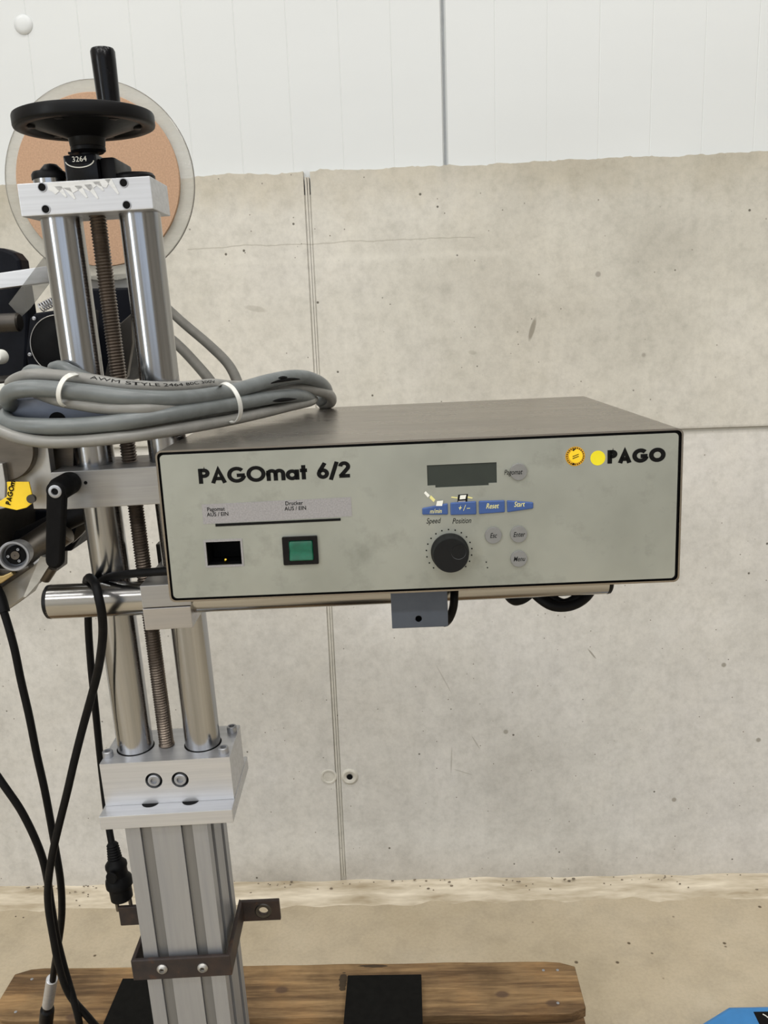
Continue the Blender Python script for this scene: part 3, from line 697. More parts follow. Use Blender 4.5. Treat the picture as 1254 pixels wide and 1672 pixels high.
small_text('Drucker', .1185, -.0517, -.0001, .0050, 'black_print', fp, 'label_print', sx=.92, bold=.00005); small_text('AUS / EIN', .1195, -.0564, -.0001, .0050, 'black_print', fp, 'label_print', sx=.92, bold=.00005)
bm = new(); plate(bm, [(.0474, -.0698), (.1589, -.0692), (.1589, -.0670), (.0474, -.0674)], -.0001, .0001); FP('black_bar', bm, 'black_print', smooth=False)
# empty switch opening
bm = new(); plate(bm, [(.0354, -.1073), (.0700, -.1073), (.0700, -.0818), (.0354, -.0818)], -.0001, .0012, [cut]); FP('opening_frame', bm, 'white_print', smooth=False).data.materials[0] = MATS['grey_label']
bm = new()
for (a, b, c, d) in ((.0362, .0692, -.0838, -.0828), (.0362, .0692, -.1066, -.1056), (.0362, .0372, -.1066, -.0828), (.0682, .0692, -.1066, -.0828)): box(bm, a, b, .0024, .030, c, d)
FP('opening_well', bm, 'matt_black', smooth=False)
bm = new(); box(bm, .0355, .0700, .030, .032, -.1070, -.0825); FP('opening_back', bm, 'matt_black', smooth=False)
bm = new(); cable(bm, [(.0500, .020, -.1056), (.0510, .012, -.1046), (.0525, .006, -.1020)], .0009, 4, 8); FP('loose_wire', bm, 'yellow_sticker')
# green rocker switch
bm = new(); plate(bm, rrect(.1058, .1373, -.1076, -.0817, .001), -.0020, .0010, [rrect(.1112, .1331, -.1037, -.0853, .001)]); sw = obj('rocker_switch', bm, 'black_gloss', cbx, smooth=False, bev=.0006)
bm = new(); vs = []
for z, y in ((-.0853, -.0004), (-.0895, -.0022), (-.0945, -.0012), (-.1000, -.0030), (-.1037, -.0040)): vs.append((bm.verts.new((.1114, y, z)), bm.verts.new((.1329, y, z))))
for (a, b), (c, d) in zip(vs, vs[1:]): bm.faces.new((a, b, d, c))
r = bmesh.ops.extrude_face_region(bm, geom=bm.faces[:]); bmesh.ops.translate(bm, verts=[g for g in r['geom'] if isinstance(g, bmesh.types.BMVert)], vec=(0, .006, 0))
obj('rocker', bm, 'green_lens', sw, bev=.0012)
# display
bm = new(); plate(bm, lcd, .0014, .0022); obj('display', bm, 'display_glass', cbx, smooth=False)
# blue keys
keys = [([(.2314, -.0668), (.2541, -.0677), (.2541, -.0574), (.2314, -.0610)], 'm/min', .2432, -.0640, .0058), ([(.2563, -.0682), (.2792, -.0686), (.2792, -.0566), (.2565, -.0571)], '+ / –', .2680, -.0622, .0075),
        ([(.2815, -.0684), (.3043, -.0677), (.3043, -.0569), (.2815, -.0566)], 'Reset', .2930, -.0615, .0068), ([(.3064, -.0679), (.3294, -.0654), (.3294, -.0598), (.3062, -.0571)], 'Start', .3168, -.0610, .0066)]
for q, tx, x, z, s in keys:
    bm = new(); plate(bm, q, -.0013, .001); k = obj('key', bm, 'blue_key', cbx, smooth=False, bev=.0009); k['label'] = 'blue key reading ' + tx if '+' not in tx else 'blue key with plus and minus'
    small_text(tx, x, z, -.00155, s, 'pale_yellow_print', k, 'key_print', shear=.28, sx=.72, bold=.00002)
for tx, x, z in (('Speed', .2408, -.0731), ('Position', .2660, -.0741)): small_text(tx, x, z, .0002, .0070, 'black_print', fp, 'key_caption', shear=.28, sx=.74, bold=.00002)
for x, z, tx, lx in ((.3167, -.0321, 'Pagomat', .3117), (.2937, -.0883, 'Esc', .2935), (.3162, -.0883, 'Enter', .3162), (.3161, -.1108, 'Menu', .3162)):
    bm = new(); lathe(bm, [(0, 0), (.0072, 0), (.0074, -.0004), (.0074, -.0020)], (x, -.0016, z), (0, -1, 0), 32); k = obj('round_key', bm, 'grey_key', cbx, bev=0); k['label'] = 'round grey key reading ' + tx
    small_text(tx, lx, z, -.0018, .0064, 'black_print', k, 'key_print', shear=.28, sx=.72, bold=.00002)
# printed pictures above the first two keys, one of them still carrying foil
def quad(bm, cx_, cz_, w1, h1, sh, y): plate(bm, [(cx_-w1/2-sh, cz_+h1/2), (cx_+w1/2-sh, cz_+h1/2), (cx_+w1/2+sh, cz_-h1/2), (cx_-w1/2+sh, cz_-h1/2)], y, y+.0001)
bm = new(); plate(bm, [(.2336, -.0476), (.2350, -.0459), (.2386, -.0498), (.2368, -.0516)], .0001, .0003); FP('speed_picture', bm, 'white_print', smooth=False)
bm = new(); plate(bm, [(.2383, -.0521), (.2395, -.0497), (.2433, -.0538), (.2418, -.0561)], .0001, .0003); FP('speed_picture', bm, 'pale_yellow_print', smooth=False)
bm = new(); plate(bm, [(.2436, -.0592), (.2447, -.0549), (.2501, -.0546), (.2490, -.0594)], -.0016, -.0014); FP('speed_picture', bm, 'white_print', smooth=False)
bm = new(); plate(bm, [(.2625, -.0580), (.2636, -.0503), (.2722, -.0500), (.2712, -.0578)], .0000, .0002); FP('position_picture', bm, 'black_print', smooth=False)
bm = new(); plate(bm, [(.2646, -.0545), (.2653, -.0509), (.2706, -.0507), (.2698, -.0543)], -.0002, .0001); FP('position_picture', bm, 'white_print', smooth=False)
bm = new(); plate(bm, [(.2632, -.0576), (.2634, -.0558), (.2698, -.0556), (.2700, -.0574)], -.0002, .0001); FP('position_picture', bm, 'grey_label', smooth=False)
bm = new(); plate(bm, [(.2572, -.0526), (.2578, -.0518), (.2630, -.0526), (.2628, -.0536)], .0001, .0003); plate(bm, [(.2716, -.0535), (.2720, -.0521), (.2765, -.0536), (.2755, -.0543)], .0001, .0003); FP('position_arrow', bm, 'pale_yellow_print', smooth=False)
# dial
kx, kz = .2548, -.1018
bm = new(); lathe(bm, [(.0170, 0), (.0170, .0035), (.0163, .0045), (.0158, .0130), (.0152, .0142), (0, .0142)], (kx, .0004, kz), (0, -1, 0), 48); kn = obj('dial', bm, 'knob_black', cbx)
bm = new(); lathe(bm, [(.0066, .0002), (.0062, -.0010), (.0040, -.0016), (0, -.0018)], (kx+.0068, -.0140, kz+.0030), (0, -1, 0), 28); obj('finger_dimple', bm, 'grey_key', kn).data.materials[0] = MATS['dial_dimple'] if 'dial_dimple' in MATS else simple('dial_dimple', (.13, .133, .137), .5)
bm = new()
for k in range(17):
    a = R(225-270*k/16); plate(bm, circ(kx-.0006+.0204*math.cos(a), kz+.0204*math.sin(a), .0007, 8), .0001, .0003)
FP('scale_dots', bm, 'black_print', smooth=False)['kind'] = 'stuff'
bm = new(); plate(bm, circ(.2871, -.1129, .0006, 8), .0001, .0003); plate(bm, circ(.2881, -.1181, .0006, 8), .0001, .0003); FP('ink_marks', bm, 'black_print', smooth=False)
# maker's marks
bm = new(); o = []
for k in range(72): o.append((.3663+(.0088 if k % 2 else .0083)*math.cos(2*PI*k/72), -.0206+(.0088 if k % 2 else .0083)*math.sin(2*PI*k/72)))
plate(bm, o, .0001, .0003); se = FP('seal_sticker', bm, 'orange_seal', smooth=False)
bm = new(); plate(bm, circ(.3668, -.0204, .0060, 32), -.0001, .0001); FP('seal_centre', bm, 'yellow_sticker', smooth=False)
bm = new()
for a in range(0, 360, 15):
    c_, s_ = math.cos(R(a)), math.sin(R(a)); plate(bm, [(.3663+.0067*c_-.0004*s_, -.0206+.0067*s_+.0004*c_), (.3663+.0067*c_+.0004*s_, -.0206+.0067*s_-.0004*c_), (.3663+.0078*c_+.0004*s_, -.0206+.0078*s_-.0004*c_), (.3663+.0078*c_-.0004*s_, -.0206+.0078*s_+.0004*c_)], -.0001, .0001)
for dz in (.0008, -.0010): plate(bm, [(.3640, -.0219+dz), (.3692, -.0200+dz), (.3694, -.0193+dz), (.3640, -.0212+dz)], -.0003, -.0002)
plate(bm, [(.3632, -.0278), (.3650, -.0284), (.3658, -.0272), (.3644, -.0262)], -.0003, -.0002); plate(bm, [(.3636, -.0150), (.3660, -.0136), (.3668, -.0142), (.3646, -.0160)], -.0003, -.0002)
FP('seal_print', bm, 'black_print', smooth=False)
bm = new(); plate(bm, circ(.3860, -.0230, .0065, 40), .0001, .0003); FP('yellow_dot', bm, 'yellow_dot', smooth=False)
bm = new(); word(bm, 'PAGO', .3944, .4448, -.0284, -.0165, .0002, .295, .04); FP('name_lettering', bm, 'black_print', smooth=False)
# sheet tab hanging under the box
bm = new(); plate(bm, [(.1998, -.1855), (.2526, -.1855), (.2536, -.1845), (.2536, -.1375), (.1998, -.1375)], .037, .040, [circ(.2255, -.1766, .0031, 14)]); mt_ = obj('mounting_tab', bm, 'slate_blue', cbx, smooth=False, bev=.0006)
bm = new(); lathe(bm, [(.0030, 0), (.0030, .006), (0, .006)], (.2255, .0374, -.1766), (0, 1, 0), 14); obj('tab_hole', bm, 'matt_black', mt_)
bm = new(); box(bm, .1998, .2536, .037, .20, -.1405, -.1384); obj('tab_web', bm, 'slate_blue', mt_, smooth=False)
# two saddle blocks by which the box sits on the cross tube
for x in (.10, .34):
    bm = new(); box(bm, x, x+.03, .06, .12, -.1475, -.1383, .0006); obj('saddle', bm, 'dark_steel', cbx, smooth=False)

# black leads looping under the box
lead = empty('looped_lead', at(905, 985, .86), 'black lead looped under the right half of the control box', 'cable')
def wcable(name, parent, pts, r, mt='rubber', n=8, seg=12):
    bm = new(); o = parent.location if parent else Vector((0, 0, 0))
    P = [at(*p)-o for p in pts]; cable(bm, P, r, n, seg); return obj(name, bm, mt, parent)
wcable('lead_loop', lead, [(800, 935, .88), (822, 958, .875), (840, 979, .86), (862, 970, .85), (872, 950, .87)], .0062)
wcable('lead_loop', lead, [(855, 945, .87), (872, 968, .86), (900, 988, .85), (930, 989, .85), (955, 976, .855), (968, 955, .87), (966, 935, .90)], .0056)
wcable('lead_loop', lead, [(890, 950, .87), (898, 972, .86), (920, 985, .855), (942, 975, .855), (952, 955, .87), (955, 935, .89)], .0050)
tl = wcable('short_lead', None, [(742, 935, .84), (742, 965, .80), (740, 992, .795), (732, 1012, .80), (724, 1016, .83), (720, 1000, .86)], .0042)
tag(tl, 'short black lead bent down behind the blue-grey tab under the control box', 'cable')

# ------------------------------------------------------------------ label applicator behind the column
AP = Vector((-.42, 1.08, 1.30))
ap = empty('label_applicator', AP, 'labelling head behind the column with clear reel disc and black housings', 'labelling machine')
def A(name, bm, mt, **kw):
    bmesh.ops.translate(bm, verts=bm.verts[:], vec=-AP); return obj(name, bm, mt, ap, **kw)
def slab(name, pts, Y, th, mt, bev=.0012, parent=None):
    """A solid body whose front outline is given by points of the photograph at depth Y; th deep."""
    bm = new(); P = [at(x, y, Y) for x, y in pts]; plate(bm, [(p.x, p.z) for p in P], Y, Y+th)
    return A(name, bm, mt, smooth=False, bev=bev)
def drum(name, px, py, Y, r, L, mt, seg=40):
    bm = new(); p = at(px, py, Y); lathe(bm, [(0, 0), (r-.001, 0), (r, .001), (r, L-.001), (r-.001, L), (0, L)], p, (0, 1, 0), seg); return A(name, bm, mt)
dc = Vector((-.4035, 1.2, 1.702))
bm = new(); lathe(bm, [(0, 0), (.127, 0), (.128, .001), (.128, .003), (.127, .004), (0, .004)], dc, (0, 1, 0), 96); rd = A('reel_disc', bm, 'clear_acrylic')
bm = new(); sweep(bm, [dc+Vector((.1281*math.cos(R(a)), .002, .1281*math.sin(R(a)))) for a in range(0, 360, 4)], .0008, 6, True); A('disc_edge', bm, 'acrylic_edge')
bm = new(); lathe(bm, [(0, .0005), (.1095, .0005), (.110, .001), (.110, .006), (0, .006)], dc-Vector((0, .0072, -.001)), (0, 1, 0), 96); A('core_board', bm, 'core_board')
bm = new(); rod(bm, dc+Vector((0, -.012, 0)), dc+Vector((0, .10, 0)), .018); A('reel_spindle', bm, 'dark_steel')
slab('reel_arm', [(118, 452), (216, 446), (218, 474), (120, 480)], 1.215, .02, 'cast_aluminium')
slab('drive_housing', [(95, 472), (222, 469), (223, 520), (213, 600), (203, 624), (95, 628)], 1.17, .09, 'navy_black', .003)
slab('drive_side_plate', [(188, 535), (214, 512), (216, 560), (207, 615), (192, 628), (168, 628)], 1.15, .012, 'dark_steel')
slab('rear_housing', [(-30, 402), (4, 405), (22, 412), (32, 424), (36, 452), (47, 520), (42, 622), (-30, 626)], 1.10, .03, 'navy_black', .004)
mo = slab('motor_flange', [(48, 520), (58, 511), (100, 505), (138, 505), (138, 612), (60, 612), (46, 601), (42, 576)], 1.03, .05, 'navy_black', .002)
bm = new(); lathe(bm, [(0, .0), (.0330, .0), (.0345, .001), (.0350, .004)], at(97, 563, 1.026), (0, 1, 0), 48); A('motor_face', bm, 'matt_black')
bm = new(); sweep(bm, [at(97, 563, 1.026)+Vector((.0348*math.cos(R(a)), -.0003, .0348*math.sin(R(a)))) for a in range(0, 360, 6)], .0006, 6, True); A('motor_rim', bm, 'cast_aluminium')
for x, y in ((49, 579), (56, 520), (62, 604)):
    bm = new(); lathe(bm, [(.0024, 0), (.0024, .0012), (.0012, .0018), (0, .0012)], at(x, y, 1.029), (0, -1, 0), 12); A('motor_screw', bm, 'bare_aluminium')
slab('support_bar', [(-30, 450), (92, 432), (92, 459), (-30, 475)], 1.06, .014, 'brushed_aluminium', .0006)
bm = new(); P = [at(*q) for q in ((71, 420, 1.045), (92, 424, 1.045), (92, 448, 1.045), (50, 503, 1.045), (34, 518, 1.045), (14, 496, 1.045))]
plate(bm, [(p.x, p.z) for p in P], 1.045, 1.0456); A('label_film', bm, 'label_film', smooth=False)
bm = new(); rod(bm, at(-40, 529, 1.04), at(33, 526, 1.04), .0112, seg=28, ch=.002); A('guide_rod', bm, 'dark_steel')
bm = new(); lathe(bm, [(0, -.004), (.006, -.003), (.0085, .001), (.0085, .012), (0, .012)], at(-5, 583, .99), (0, 1, 0), 28); A('white_button', bm, 'white_print')
bm = new(); a_, b_ = at(66, 503, 1.0), at(112, 480, 1.0); ax = (b_-a_).normalized(); n1 = ax.orthogonal().normalized(); n2 = ax.cross(n1)
sweep(bm, [a_+(b_-a_)*(k/160)+(n1*math.cos(k*.47)+n2*math.sin(k*.47))*.0048 for k in range(161)], .0008, 6); A('tension_spring', bm, 'bare_aluminium')
pp = slab('pale_end_plate', [(-30, 629), (11, 626), (17, 640), (15, 660), (-30, 676)], .90, .006, 'white_print', .0004)
bm = new(); lathe(bm, [(.0013, 0), (0, 0)], at(6, 646, .8995), (0, -1, 0), 12); A('plate_hole', bm, 'matt_black')
# blue-grey block and plates around the carriage (column frame)
MA = Matrix.Translation(-AP) @ MC
bm = new(); box(bm, -.0515, .048, -.066, -.048, .2220, .2460, .0008); gb = obj('blue_grey_block', bm, 'anodised_blue_grey', ap, MA, smooth=False)
bm = new(); lathe(bm, [(.0085, 0), (.0085, .0004), (0, .0004)], (-.0085, -.0658, .2235), (0, -1, 0), 28); obj('block_bore', bm, 'matt_black', gb)
bm = new(); rod(bm, (-.056, -.057, .2335), (-.0515, -.057, .2335), .0028, seg=14); obj('block_bolt', bm, 'bare_aluminium', gb)
slab('carrier_plate', [(6, 783), (50, 756), (56, 722), (77, 722), (83.5, 771), (90, 831), (55, 831), (48, 787), (8, 787)], .822, .012, 'cast_aluminium', .0005)
slab('carrier_block', [(74, 716), (120, 716), (120, 766), (84, 772)], .845, .03, 'brown_steel', .0008)
drum('web_drum', 3, 734, .812, .0315, .05, 'brown_steel', 56)
slab('drum_cover', [(-30, 755), (4, 757), (9, 789), (8, 830), (-30, 836)], .805, .008, 'cast_aluminium', .0006)
# yellow name tag
ytag = slab('yellow_name_plate', [(11, 787), (47, 787), (52, 808), (52, 822), (43, 829), (27, 833), (9, 829), (-14, 823), (-14, 816), (0, 818), (11, 811), (12, 800)], .800, .002, 'yellow_sticker', .0003)
p0, p1 = at(17, 825, .7993), at(25, 786, .7993); dx = (p1-p0); ex = dx.normalized(); ez = Vector((0, -1, 0)).cross(ex).normalized()*-1
if ez.x > 0: ez = -ez
bm = new(); word(bm, 'PAGOm', 0, dx.length*1.0, 0, .0050, 0, .22, .06, lambda x, z: p0+ex*x+ez*z); A('name_plate_lettering', bm, 'black_print', smooth=False)
bm = new(); lathe(bm, [(0, .0), (.0042, 0), (.0042, .004), (0, .004)], at(50, 815, .797), (0, 1, 0), 20); A('plate_rivet', bm, 'dark_steel')
# the mechanism below
slab('lower_housing', [(-30, 836), (152, 832), (152, 850), (140, 862), (128, 882), (116, 900), (97, 901), (80, 899), (20, 897), (-30, 900)], 1.02, .07, 'navy_black', .002)
slab('housing_flank', [(131, 834), (153, 834), (151, 851), (133, 873), (117, 888)], 1.005, .012, 'dark_steel', .0006)
bm = new(); rod(bm, at(0, 900, .965), at(150, 828, .985), .0135, seg=32, ch=.001); A('upper_roller', bm, 'black_plastic')
bm = new(); rod(bm, at(10, 925, .95), at(106, 862, .96), .0185, seg=32, ch=.002); A('lower_roller', bm, 'brown_steel')
con = at(23, 908, .875); axc = Vector((.16, -1, .06))
bm = new(); lathe(bm, [(.0145, -.022), (.0162, -.004), (.0165, .001), (.0158, .0016), (.0140, .0016), (.0128, 0), (.0125, -.010), (0, -.010)], con, axc, 40); A('socket_shell', bm, 'bare_aluminium')
M3 = frame_to(axc)
bm = new(); lathe(bm, [(.0104, -.010), (.0104, -.0045), (0, -.0045)], con, axc, 32); A('socket_insert', bm, 'matt_black')
bm = new(); lathe(bm, [(.0048, -.0045), (.0046, -.0034), (.0008, -.0034), (.0008, -.0044), (0, -.0044)], con, axc, 24); A('socket_core', bm, 'brown_steel')
for a in (60, 185, 300):
    bm = new(); c_ = con+M3 @ Vector((.0073*math.cos(R(a)), .0073*math.sin(R(a)), -.0045)); lathe(bm, [(.0016, 0), (.0015, .0016), (.0008, .0016), (.0007, .0004), (0, .0004)], c_, axc, 12); A('socket_pin', bm, 'bare_aluminium')
slab('lower_arm', [(-30, 962), (0, 952), (52, 920), (66, 908), (74, 916), (42, 976), (30, 985), (8, 1000), (-30, 1012)], .93, .03, 'cast_aluminium', .003)
slab('lower_arm_rib', [(-30, 930), (-2, 928), (30, 930), (48, 922), (50, 928), (0, 962), (-30, 972)], .915, .012, 'dark_steel', .002)
slab('arm_pad', [(-30, 945), (5, 940), (18, 934), (22, 939), (2, 953), (-30, 962)], .905, .008, 'brass', .001)
bm = new(); P = [at(*q) for q in ((66, 908, .90), (86, 914, .90), (62, 952, .90), (42, 975, .90), (38, 975, .90))]
plate(bm, [(p.x, p.z) for p in P], .90, .9006); A('backing_strip', bm, 'backing_strip', smooth=False)
bm = new(); rod(bm, at(70, 945, .965), at(84, 924, .965), .0085, seg=24, ch=.001); A('peel_roller', bm, 'brown_steel')
bm = new(); lathe(bm, [(0, .4408), (.0118, .4408), (.0120, .4540), (.0104, .4610), (.006, .4655), (0, .4668)], (-.0042, .0015, 0), (0, 0, 1), 28); col('dome_cap', bm, 'black_plastic')
# frame that carries the head: plates and an arm back to the carriage
slab('frame_plate', [(-110, 470), (-9, 470), (-9, 1010), (-110, 1010)], 1.13, .018, 'cast_aluminium')
slab('frame_bridge', [(-110, 528), (128, 528), (128, 608), (-110, 608)], 1.135, .04, 'navy_black')
slab('frame_block', [(-90, 625), (-14, 625), (-14, 1010), (-90, 1010)], .905, .225, 'dark_steel', .002)
slab('frame_arm', [(-90, 725), (-16, 725), (-16, 830), (-90, 830)], .822, .084, 'cast_aluminium', .001)
slab('carrier_link', [(-60, 722), (70, 722), (70, 768), (-60, 782)], .863, .03, 'cast_aluminium', .001)

# grey-brown leads dropping from the applicator into the coil
wl = empty('reel_leads', at(330, 560, 1.08), 'two dark grey leads slanting from behind the right column tube down to the coil', 'cable')
wcable('lead', wl, [(215, 450, 1.18), (262, 493, 1.14), (300, 528, 1.10), (340, 562, 1.06), (372, 594, 1.02), (388, 625, .99), (392, 648, .97)], .0060, 'cable_dark_grey')
wcable('lead', wl, [(215, 500, 1.18), (262, 540, 1.13), (290, 563, 1.09), (318, 592, 1.05), (345, 625, 1.01), (352, 650, .98)], .0066, 'cable_dark_grey')

# ------------------------------------------------------------------ coil of grey cable
coil = empty('cable_coil', at(270, 680, .82), 'bundle of grey cable tied in long loops over the left end of the control box', 'cable coil')
YB = lambda x: .790 if x < 240 else (.790+(x-240)*.00055 if x < 320 else .834+(x-320)*.00092)
def strand(pts, r, mt, dy=0):
    return wcable('cable_loop', coil, [(p[0], p[1], YB(p[0])+dy+(p[2] if len(p) > 2 else 0)) for p in pts], r, mt, 8, 14)
# back runs, partly hidden
strand([(18, 640, .05), (60, 622, .06), (130, 622, .06), (220, 635, .06), (300, 638, .06), (360, 632, .05), (430, 630, .04)], .0064, 'cable_light')
strand([(22, 655, .035), (60, 645, .05), (150, 650, .05), (250, 662, .05), (350, 656, .05), (450, 642, .04), (505, 640, .03)], .0062, 'cable_light')
# stubs standing up at the left
strand([(88, 602, .05), (100, 600, .04), (118, 608, .03), (150, 622, .03), (200, 634, .03)], .0068, 'cable_grey')
strand([(42, 615, .05), (52, 606, .04), (75, 611, .03), (110, 622, .03)], .0066, 'cable_grey')
# front runs
T1 = [(60, 634, .05), (24, 632, .035), (20, 624, .015), (48, 613, 0), (95, 614, -.002), (150, 621, -.002), (220, 631, 0), (290, 633, .004), (345, 628, .012), (372, 630, .02), (410, 634, .03)]
strand(T1, .0060, 'cable_light', .004)
strand([(70, 660, .04), (26, 664, .03), (13, 654, .012), (18, 640, 0), (48, 634, -.006), (93, 636, -.008), (150, 642, -.008), (220, 650, -.006), (290, 651, -.004), (345, 645, 0), (390, 636, .004), (440, 622, .004), (480, 615, .006), (510, 619, .014), (530, 632, .03), (533, 648, .05), (520, 655, .07)], .0080, 'cable_grey')
strand([(60, 640, .02), (95, 652, .0), (130, 659, -.004), (170, 665, -.006), (230, 668, -.006), (290, 667, -.003), (340, 660, .005), (390, 652, .015), (440, 640, .02), (480, 634, .02), (515, 637, .022), (538, 645, .03), (540, 657, .045), (525, 660, .07)], .0066, 'cable_light')
strand([(60, 672, .05), (20, 674, .035), (8, 684, .015), (22, 693, 0), (60, 696, -.010), (110, 696, -.012), (160, 693, -.012), (220, 686, -.010), (290, 674, -.008), (350, 664, -.004), (400, 656, .0), (450, 648, .002), (485, 646, .008), (505, 650, .03), (500, 655, .05)], .0078, 'cable_grey')
strand([(30, 655, .05), (-10, 668, .03), (-18, 690, .010), (4, 705, -.004), (40, 717, -.012), (85, 722, -.014), (140, 720, -.014), (200, 714, -.012), (260, 706, -.008), (320, 696, -.006), (380, 685, -.004), (430, 674, 0), (475, 663, .008), (505, 656, .02), (512, 652, .04)], .0058, 'cable_light')
strand([(70, 690, .03), (20, 698, .015), (60, 708, .004), (130, 709, .002), (200, 702, .006), (260, 692, .012), (330, 682, .02), (420, 668, .02), (490, 660, .03)], .0056, 'cable_light')
# the printing along the uppermost cable, and black scuffs on the right ends of the loops
def along(pts, r, dy, text, size, i0, i1, a0, name='cable_lettering'):
    P = smooth_path([at(p[0], p[1], YB(p[0])+dy+(p[2] if len(p) > 2 else 0))-coil.location for p in pts], 8)[i0*8:i1*8+1]
    o = small_text(text, 0, 0, 0, size, 'black_print', coil, name, align='LEFT', sx=1.15)
    seg = [(P[i+1]-P[i]).length for i in range(len(P)-1)]; tot = sum(seg); L = max(v.co.x for v in o.data.vertices)
    for v in o.data.vertices:
        d = v.co.x/L*tot; i = 0
        while i < len(seg)-1 and d > seg[i]: d -= seg[i]; i += 1
        t = (P[i+1]-P[i]).normalized(); c_ = P[i]+t*d; q_ = Vector((0, -1, .05)); n_ = (q_-t*q_.dot(t)).normalized(); u_ = n_.cross(t); u_ = u_ if u_.z > 0 else -u_; a_ = a0+v.co.z/r
        v.co = c_+(u_*math.sin(a_)+n_*math.cos(a_))*(r+.0002)
along(T1, .0060, .004, 'AWM STYLE 2464 80C 300V', .0044, 5, 8, .5)
for pts in ([(438, 627, .003), (455, 622, .003), (476, 619, .004), (492, 619, .006)], [(445, 655, 0), (462, 653, 0), (486, 651, .006)], [(452, 618, .004), (470, 616, .004)]):
    bm = new(); P = smooth_path([at(p[0], p[1], YB(p[0])+p[2]-.0102)-coil.location for p in pts], 6); sweep(bm, P, lambda t: .0002+.0019*math.sin(PI*min(max(t, .02), .98)), 8); obj('scuff', bm, 'matt_black', coil)
def tie(name, pts, r=.0018):
    bm = new(); P = smooth_path([at(*p)-coil.location for p in pts], 8, True)
    n = len(P); rings = []
    cen = sum(P, Vector())/n
    for i, p in enumerate(P):
        t = (P[(i+1) % n]-P[i-1]).normalized(); o_ = (p-cen).normalized(); s = t.cross(o_).normalized()
        rings.append([bm.verts.new(p+s*a*.0021+o_*b*.0007) for a, b in ((-1, -1), (1, -1), (1, 1), (-1, 1))])
    for i in range(n):
        a, b = rings[i], rings[(i+1) % n]
        for k in range(4): bm.faces.new((a[k], a[(k+1) % 4], b[(k+1) % 4], b[k]))
    obj(name, bm, 'tie_white', coil, smooth=False)
tie('cable_tie', [(122, 611, .782), (106, 618, .774), (97, 634, .770), (96, 650, .772), (103, 662, .780), (125, 664, .80), (150, 655, .845), (158, 632, .860), (145, 614, .84)])
tie('cable_tie', [(366, 626, .845), (380, 634, .840), (390, 652, .838), (393, 672, .843), (388, 686, .854), (378, 689, .868), (368, 680, .888), (360, 652, .895), (358, 632, .880)])

# ------------------------------------------------------------------ hanging black cables
mc = empty('mains_cable', at(195, 1420, .91), 'black mains cable with plug hanging left of the aluminium post', 'cable')
wcable('cord', mc, [(330, 925, .80), (290, 931, .795), (250, 934, .80), (205, 938, .81), (172, 945, .83), (152, 965, .865), (144, 1000, .885), (148, 1080, .90), (157, 1170, .915), (164, 1240, .925), (172, 1310, .93), (178, 1352, .92), (183, 1380, .91)], .0042)
pa, pb = at(183, 1376, .91), at(200, 1470, .905); axp = (pb-pa); Lp = axp.length
bm = new(); prof = [(0, -.002), (.0052, 0)]
for k in range(6): prof += [(.0072+.0003*k, .003+.0035*k), (.0060+.0003*k, .0048+.0035*k)]
prof += [(.0098, .025), (.0128, .029), (.0132, .033), (.0120, .037), (.0122, .0455), (.0155, .050), (.0162, .055), (.0160, .060), (.0140, .0625), (.0135, .0640), (.0132, .078), (.0120, .0795), (0, .0795)]
prof = [(r_, h_*Lp/.082) for r_, h_ in prof]
lathe(bm, prof, pa-mc.location, axp, 32); obj('plug_body', bm, 'rubber', mc)
MP = frame_to(axp)
for s in (-1, 1):
    bm = new(); q = pa-mc.location+MP @ Vector((0, 0, Lp*.96)); off_ = Vector((s*.0085, .002, 0)); rod(bm, q+off_, q+off_+axp.normalized()*.019, .0023, seg=14, ch=.0008); obj('plug_pin', bm, 'brown_steel', mc)
bm = new(); lathe(bm, [(.0072, 0), (.0074, .0018), (.0066, .0026), (0, .0026)], at(183, 1433, .89)-mc.location, (-.25, -1, .1), 24); obj('plug_grip', bm, 'matt_black', mc)

la = empty('sensor_cable', at(80, 1640, 1.05), 'black cable from the labelling head ending in a metal sleeve and black connector', 'cable')
wcable('cord', la, [(-4, 978, .90), (4, 992, .895), (22, 1053, .89), (34, 1110, .89), (48, 1171, .89), (60, 1232, .895), (74, 1295, .90), (90, 1383, .905), (99, 1440, .915), (101, 1490, .93), (97, 1530, .95), (90, 1570, .975), (86, 1602, 1.0)], .0044)
wcable('boot', la, [(-8, 962, .905), (0, 978, .90), (6, 1000, .895)], .0072)
s0, s1, s2 = at(85, 1598, 1.0), at(78, 1641, 1.03), at(73, 1690, 1.06)
bm = new(); d_ = (s1-s0).normalized(); rod(bm, s0-la.location, s1-la.location, .0078, seg=24, ch=.0012); obj('metal_sleeve', bm, 'brushed_aluminium', la)
bm = new(); Ls = (s2-s1).length; lathe(bm, [(0, 0), (.0060, 0), (.0072, .004), (.0066, .009), (.0095, .012), (.0100, .016), (.0100, Ls), (0, Ls)], s1-la.location, s2-s1, 24); obj('connector', bm, 'black_plastic', la)
wcable('cord', la, [(73, 1688, 1.06), (70, 1770, 1.08), (72, 1870, 1.095), (60, 1925, 1.10), (10, 1925, 1.11)], .0044)

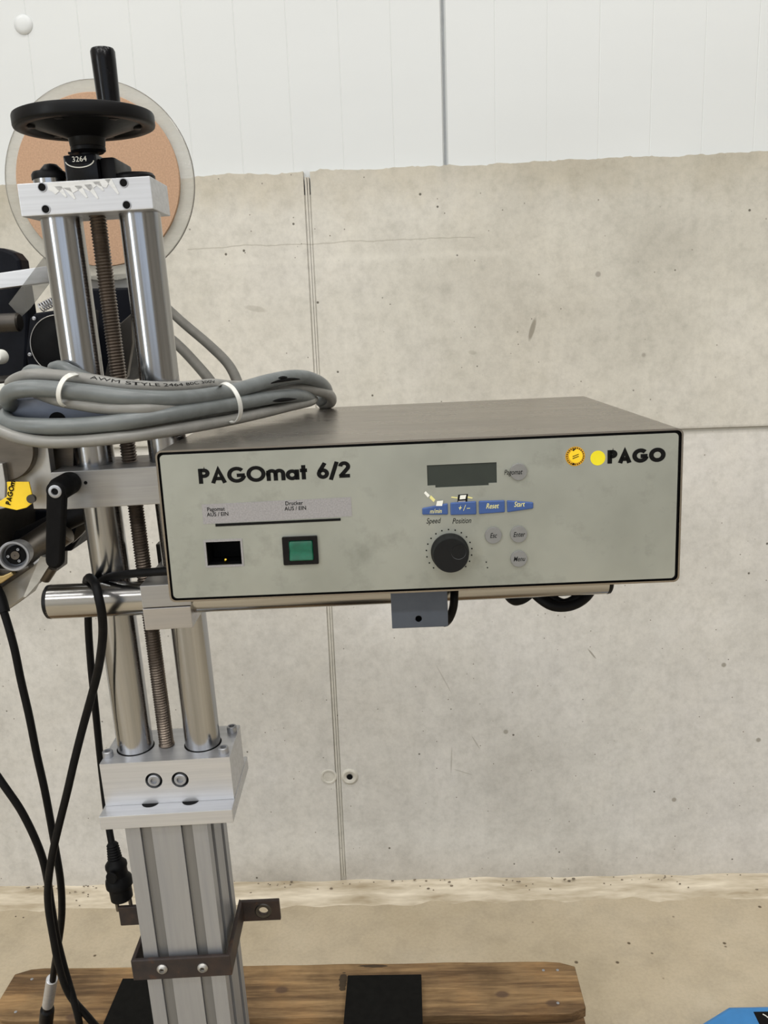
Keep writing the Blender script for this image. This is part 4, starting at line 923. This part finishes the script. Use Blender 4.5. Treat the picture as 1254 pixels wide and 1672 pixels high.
lb = wcable('control_cable', None, [(240, 985, .86), (190, 985, .865), (158, 975, .865), (142, 953, .845), (146, 943, .82), (155, 953, .785), (161, 975, .775), (166, 1000, .775), (168, 1030, .785), (165, 1065, .80), (157, 1108, .82), (136, 1185, .84), (122, 1240, .845), (110, 1292, .85), (88, 1383, .86), (79, 1440, .87), (79, 1480, .88), (87, 1531, .885), (97, 1580, .89), (114, 1625, .90), (150, 1668, .91), (185, 1715, .94), (200, 1820, .97), (190, 1960, .99), (160, 2036, 1.0), (90, 2030, 1.02)], .0044)
tag(lb, 'black cable looped over the cross tube and hanging down its front', 'cable')
lc = wcable('encoder_cable', None, [(-62, 1000, .92), (-75, 1090, .90), (-48, 1200, .885), (0, 1273, .875), (37, 1328, .875), (66, 1391, .88), (78, 1440, .89), (84, 1480, .895), (93, 1531, .905), (105, 1580, .905), (118, 1625, .90), (129, 1668, .90), (136, 1730, .92), (135, 1850, .96), (110, 1990, .99), (60, 2030, 1.01), (0, 2030, 1.02)], .0044)
tag(lc, 'black cable entering at the left edge below the labelling head', 'cable')

# ------------------------------------------------------------------ blue tool at the lower right
TB = Vector((.72, 1.35, 0))
bt = empty('blue_case', TB, 'blue plastic case with black label standing on the floor right of the pallet', 'case')
zt = .10
bm = new(); out = [(.628, 1.510), (.94, 1.512), (.94, 1.20), (.50, 1.20), (.50, 1.425), (.548, 1.462)]
f = bm.faces.new([bm.verts.new((x, y, 0.0)) for x, y in out]); r = bmesh.ops.extrude_face_region(bm, geom=[f])
bmesh.ops.translate(bm, verts=[g for g in r['geom'] if isinstance(g, bmesh.types.BMVert)], vec=(0, 0, zt))
bmesh.ops.translate(bm, verts=bm.verts[:], vec=-TB); obj('case_body', bm, 'tool_blue', bt, smooth=False, bev=.008)
p_ = [(.672, 1.493), (.86, 1.495), (.86, 1.33), (.669, 1.33)]
bm = new(); f = bm.faces.new([bm.verts.new((x, y, zt)) for x, y in p_]); r = bmesh.ops.extrude_face_region(bm, geom=[f]); bmesh.ops.translate(bm, verts=[g for g in r['geom'] if isinstance(g, bmesh.types.BMVert)], vec=(0, 0, .0006))
bmesh.ops.translate(bm, verts=bm.verts[:], vec=-TB); lb_ = obj('black_label', bm, 'matt_black', bt, smooth=False)
bm = new(); zl = zt+.0012
sweep(bm, smooth_path([Vector((x, y, zl))-TB for x, y in ((.688, 1.486), (.692, 1.482), (.697, 1.474), (.703, 1.4705), (.709, 1.474), (.708, 1.479), (.700, 1.4805), (.695, 1.478))], 6), .0010, 6)
sweep(bm, smooth_path([Vector((x, y, zl))-TB for x, y in ((.709, 1.473), (.715, 1.4705), (.723, 1.4705), (.7285, 1.475), (.7265, 1.481), (.719, 1.4835), (.712, 1.480), (.7125, 1.4745))], 6), .0010, 6)
obj('label_print', bm, 'white_print', lb_)
bm = new(); cable(bm, [Vector((.565, 1.455, zt+.0005))-TB, Vector((.590, 1.40, zt+.001))-TB, Vector((.595, 1.30, zt+.001))-TB], .004, 6, 8); obj('moulded_ridge', bm, 'tool_blue', bt)
